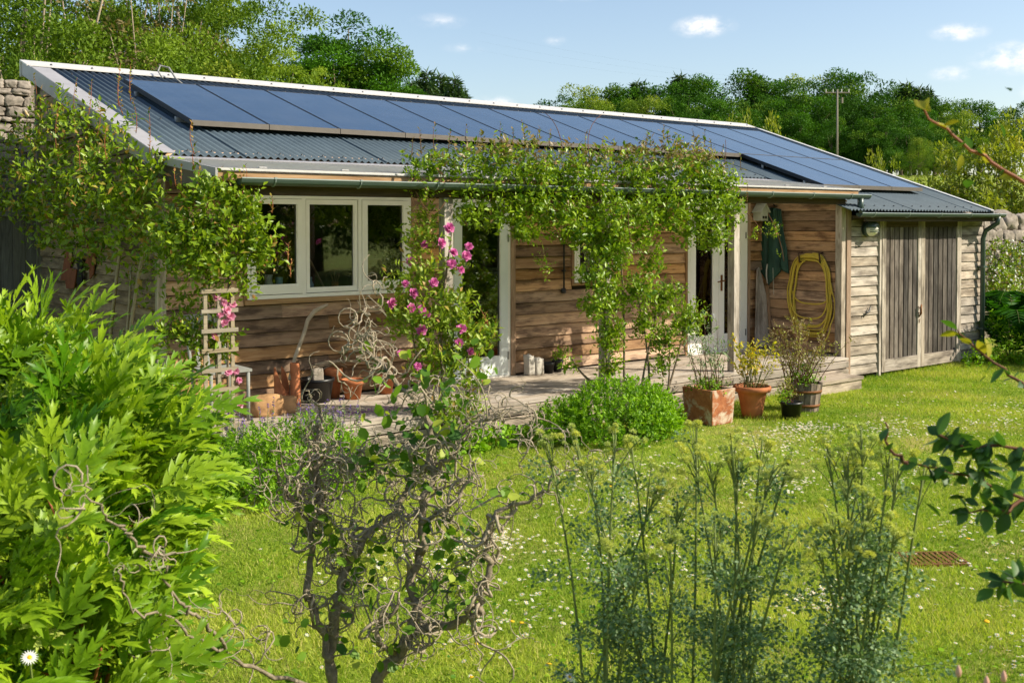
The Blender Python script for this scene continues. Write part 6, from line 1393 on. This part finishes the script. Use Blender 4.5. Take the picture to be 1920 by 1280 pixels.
for p, lab, wd in (((105.070, 70.720, 12.324), 'rounded bush at the foot of the wood beside the roof verge', 1.0), ((105.892, 67.487, 11.029), 'low bush left of the utility pole', 1.0), ((103.050, 51.904, 11.165), 'broad olive bush at the edge of the field', .55), ((106.040, 49.532, 10.604), 'bush at the right end of the field hedge', .6)):
    tree('bushy', p, lab, 'bush', None, wd, 'field_bush')
pole = empty('utility_pole', (96.318, 57.146, 9.145)[:2] + (float(ground_z(*(96.318, 57.146, 9.145)[:2])),), 'wooden utility pole with cross-arm standing before the wood', 'pole')
t = Vector((96.420, 57.275, 16.103)); b = ORG[pole.name]; PM = simple('pole_wood', '#857c70', .8, .2, 0, .15, 10)
MB().tube([tuple(b + Vector((0, 0, -.5))), (t.x, t.y, t.z)], [.12, .09], 10).build('pole', PM, pole, smooth=True)
rv = Vector((.7857, -.6187, 0)); a0 = t + Vector((0, 0, -.35))
MB().tube([tuple(a0 - rv * 1.3), tuple(a0 + rv * 1.3)], .07, 6).build('cross_arm', PM, pole)
for s in (-1.2, -.45, .45, 1.2): MB().tube([tuple(a0 + rv * s), tuple(a0 + rv * s + Vector((0, 0, .38)))], [.05, .07], 6).build('insulator', FLASH, pole)
MB().tube([tuple(a0 + rv * .5 + Vector((0, 0, -.5))), tuple(a0 + rv * .5 + Vector((0, 0, -1.1)))], .12, 8).build('transformer', PM, pole)
far = Vector((83.670, 103.227, 24.711))
for k, s in enumerate((-1.2, 0, 1.2)):
    p0 = a0 + rv * s + Vector((0, 0, .38)); p1 = far + Vector((0, 0, k * 1.2))
    MB().tube([tuple(p0.lerp(p1, f) + Vector((0, 0, -3.0 * f * (1 - f)))) for f in np.linspace(0, 1, 14)], .0035, 4).build('wire', simple('wire', '#8b979a', .5), pole)
# trees and shrubs just beyond the building on the right
tree('apple', (19.096, 5.784, 4.683), 'bright yellow-green sapling behind the right end of the ridge', 'tree', None, .45, 'garden_tree')
tree('apple', (19.496, 6.742, 4.713), 'small yellow-green sapling left of the brighter one behind the ridge', 'tree', None, .35, 'garden_tree')
tree('apple', (21.446, 3.908, 3.853), 'reddish-tipped shrub behind the right verge', 'shrub', None, .3, 'garden_shrub')
tree('apple', (22.250, 2.641, 3.971), 'yellow-green sparse apple tree right of the roof verge', 'tree', None, .62, 'apple_tree')
tree('apple', (22.511, 1.818, 4.589), 'tallest yellow-green apple tree near the right edge', 'tree', None, .62, 'apple_tree', 2.0)
tree('apple', (22.640, 1.075, 4.423), 'apple tree cut off by the right edge', 'tree', None, .6, 'apple_tree', 4.0)
tree('apple', (22.175, 2.044, 3.321), 'lower apple shrub above the garden wall', 'shrub', None, .75, 'apple_tree', 1.0)
tree('apple', (22.191, 3.299, 3.132), 'low yellow-green shrub right behind the shed roof', 'shrub', None, .7, 'garden_shrub')
tree('hedge', (22.798, 2.807, 2.651), 'olive hedge behind the shed at the right', 'hedge', None, .8, 'garden_hedge')
tree('hedge', (23.745, 2.065, 2.771), 'olive hedge at the right edge above the wall', 'hedge', None, .8, 'garden_hedge')
# flowering plant on the wall, ferns, weeds at the shed corner
g = empty('fleabane', (19.9, .05, .6), 'fleabane with tiny white flowers cascading down the garden wall', 'plant')
bl = [(19.2, .0, 1.55, .5, .22, .3), (19.8, .0, 1.35, .55, .24, .45), (20.5, -.05, 1.6, .5, .22, .3), (19.0, -.1, 1.0, .4, .25, .4), (20.0, -.15, .85, .6, .3, .35)]
bush(g, bl, 620, 6, T_QUAD, .06, L_ROSE, tl=.12, shell=.3)
P, O = on_blobs(bl, 520, .12); k = O[:, 1] < .3; P, O = P[k], O[k]
V, F, t = inst(T_ROUND, P + O * .04, unit(rnd(len(P))), unit(O + rnd(len(P)) * .3), RNG.uniform(.03, .05, len(P)), tints(len(P))); tag(obj('flowers', V, F, WHITEP, g, None, False, t), kind='stuff')
def fern(base, n, ln, label):
    g = empty('fern', base, label, 'fern', 'ferns beside the shed')
    P = []; D = []; N = []; Ls = []
    for i in range(n):
        a = 6.283 * i / n + random.uniform(-.3, .3); l = ln * random.uniform(.75, 1.15); tip = np.array(base) + np.array([math.cos(a) * l * .75, math.sin(a) * l * .75, l * .45]); c = np.array(bez(base, tip, (0, 0, l * .30), 12))
        MB().tube([tuple(p) for p in c], list(np.linspace(.006, .0015, 12)), 4).build('frond_stalk', CANE, g)
        for j in range(1, 12):
            dd = unit(c[min(j + 1, 11)] - c[j - 1]); sd = unit(np.cross(dd, [0, 0, 1])); w = l * .26 * math.sin(math.pi * min(1, .12 + j / 12.5)) + .02
            for s in (-1, 1):
                for h in (0, .5):
                    q = c[j] + (c[min(j + 1, 11)] - c[j]) * h; P.append(q); D.append(unit(sd * s + dd * .35 + np.array([0, 0, -.1]))); N.append(unit(np.cross(sd, dd) * (1 if np.cross(sd, dd)[2] > 0 else -1) + rnd(1)[0] * .1)); Ls.append(w)
    k = len(P); leaf_obj(g, T_NARROW, np.array(P), np.array(D), np.array(N), np.array(Ls), L_FERN, tints(k))
fern((16.45, -1.55, .0), 13, 1.35, 'large fern against the right end of the shed'); fern((17.2, -1.3, .2), 12, 1.4, 'fern right of the shed below the white-flowered wall plant'); fern((16.6, -2.3, 0), 11, .95, 'smaller fern in front of the downpipe')
fern((17.6, -2.4, 0), 11, 1.1, 'fern at the right edge in front of the wall')
g = empty('weeds', (15.4, -1.75, 0), 'leafy weeds growing up at the shed door corner', 'plant')
bush(g, [(15.4, -1.75, .15, .45, .22, .28), (15.9, -1.8, .25, .35, .25, .4), (15.1, -1.7, .05, .3, .14, .14), (16.2, -2.1, .2, .5, .35, .3), (15.75, -1.75, .6, .12, .12, .3)], 330, 5, T_QUAD, .055, L_HERB, tl=.12, shell=.4, hi=.0)
tree('apple', (18.3, -3.95, 3.3), 'shrub just beyond the right edge that shades the shed corner', 'shrub', None, .75, 'garden_shrub', 1.0, 0.0)
tree('apple', (17.6, -4.3, 2.4), 'lower shrub just beyond the right edge beside the taller one', 'shrub', None, .8, 'garden_shrub', 3.0, 0.0)
# trees across the garden, mirrored in the panes
for i, (x, y, h, k) in enumerate(((16, -34, 11, 'round'), (22, -32, 12, 'tall'), (28, -28, 11, 'round'), (33, -22, 12, 'light'), (37, -15, 11, 'tall'), (10, -36, 11, 'tall'), (4, -37, 12, 'round'), (19, -37, 13, 'oak'), (31, -31, 14, 'oak'), (40, -8, 12, 'round'), (-3, -36, 11, 'light'))):
    tree(k, (x, y, h), 'tall tree across the garden, seen only as a reflection in the panes', 'tree', 'trees mirrored in the window panes', 1.15, 'garden_tree')
for i, (x, y) in enumerate(((13, -30), (18, -29), (23, -26), (27, -22), (30, -17), (8, -31))):
    tree('hedge', (x, y, 6.0), 'hedge bush across the garden, seen only as a reflection in the panes', 'bush', 'hedge mirrored in the window panes', 1.0, 'garden_hedge')
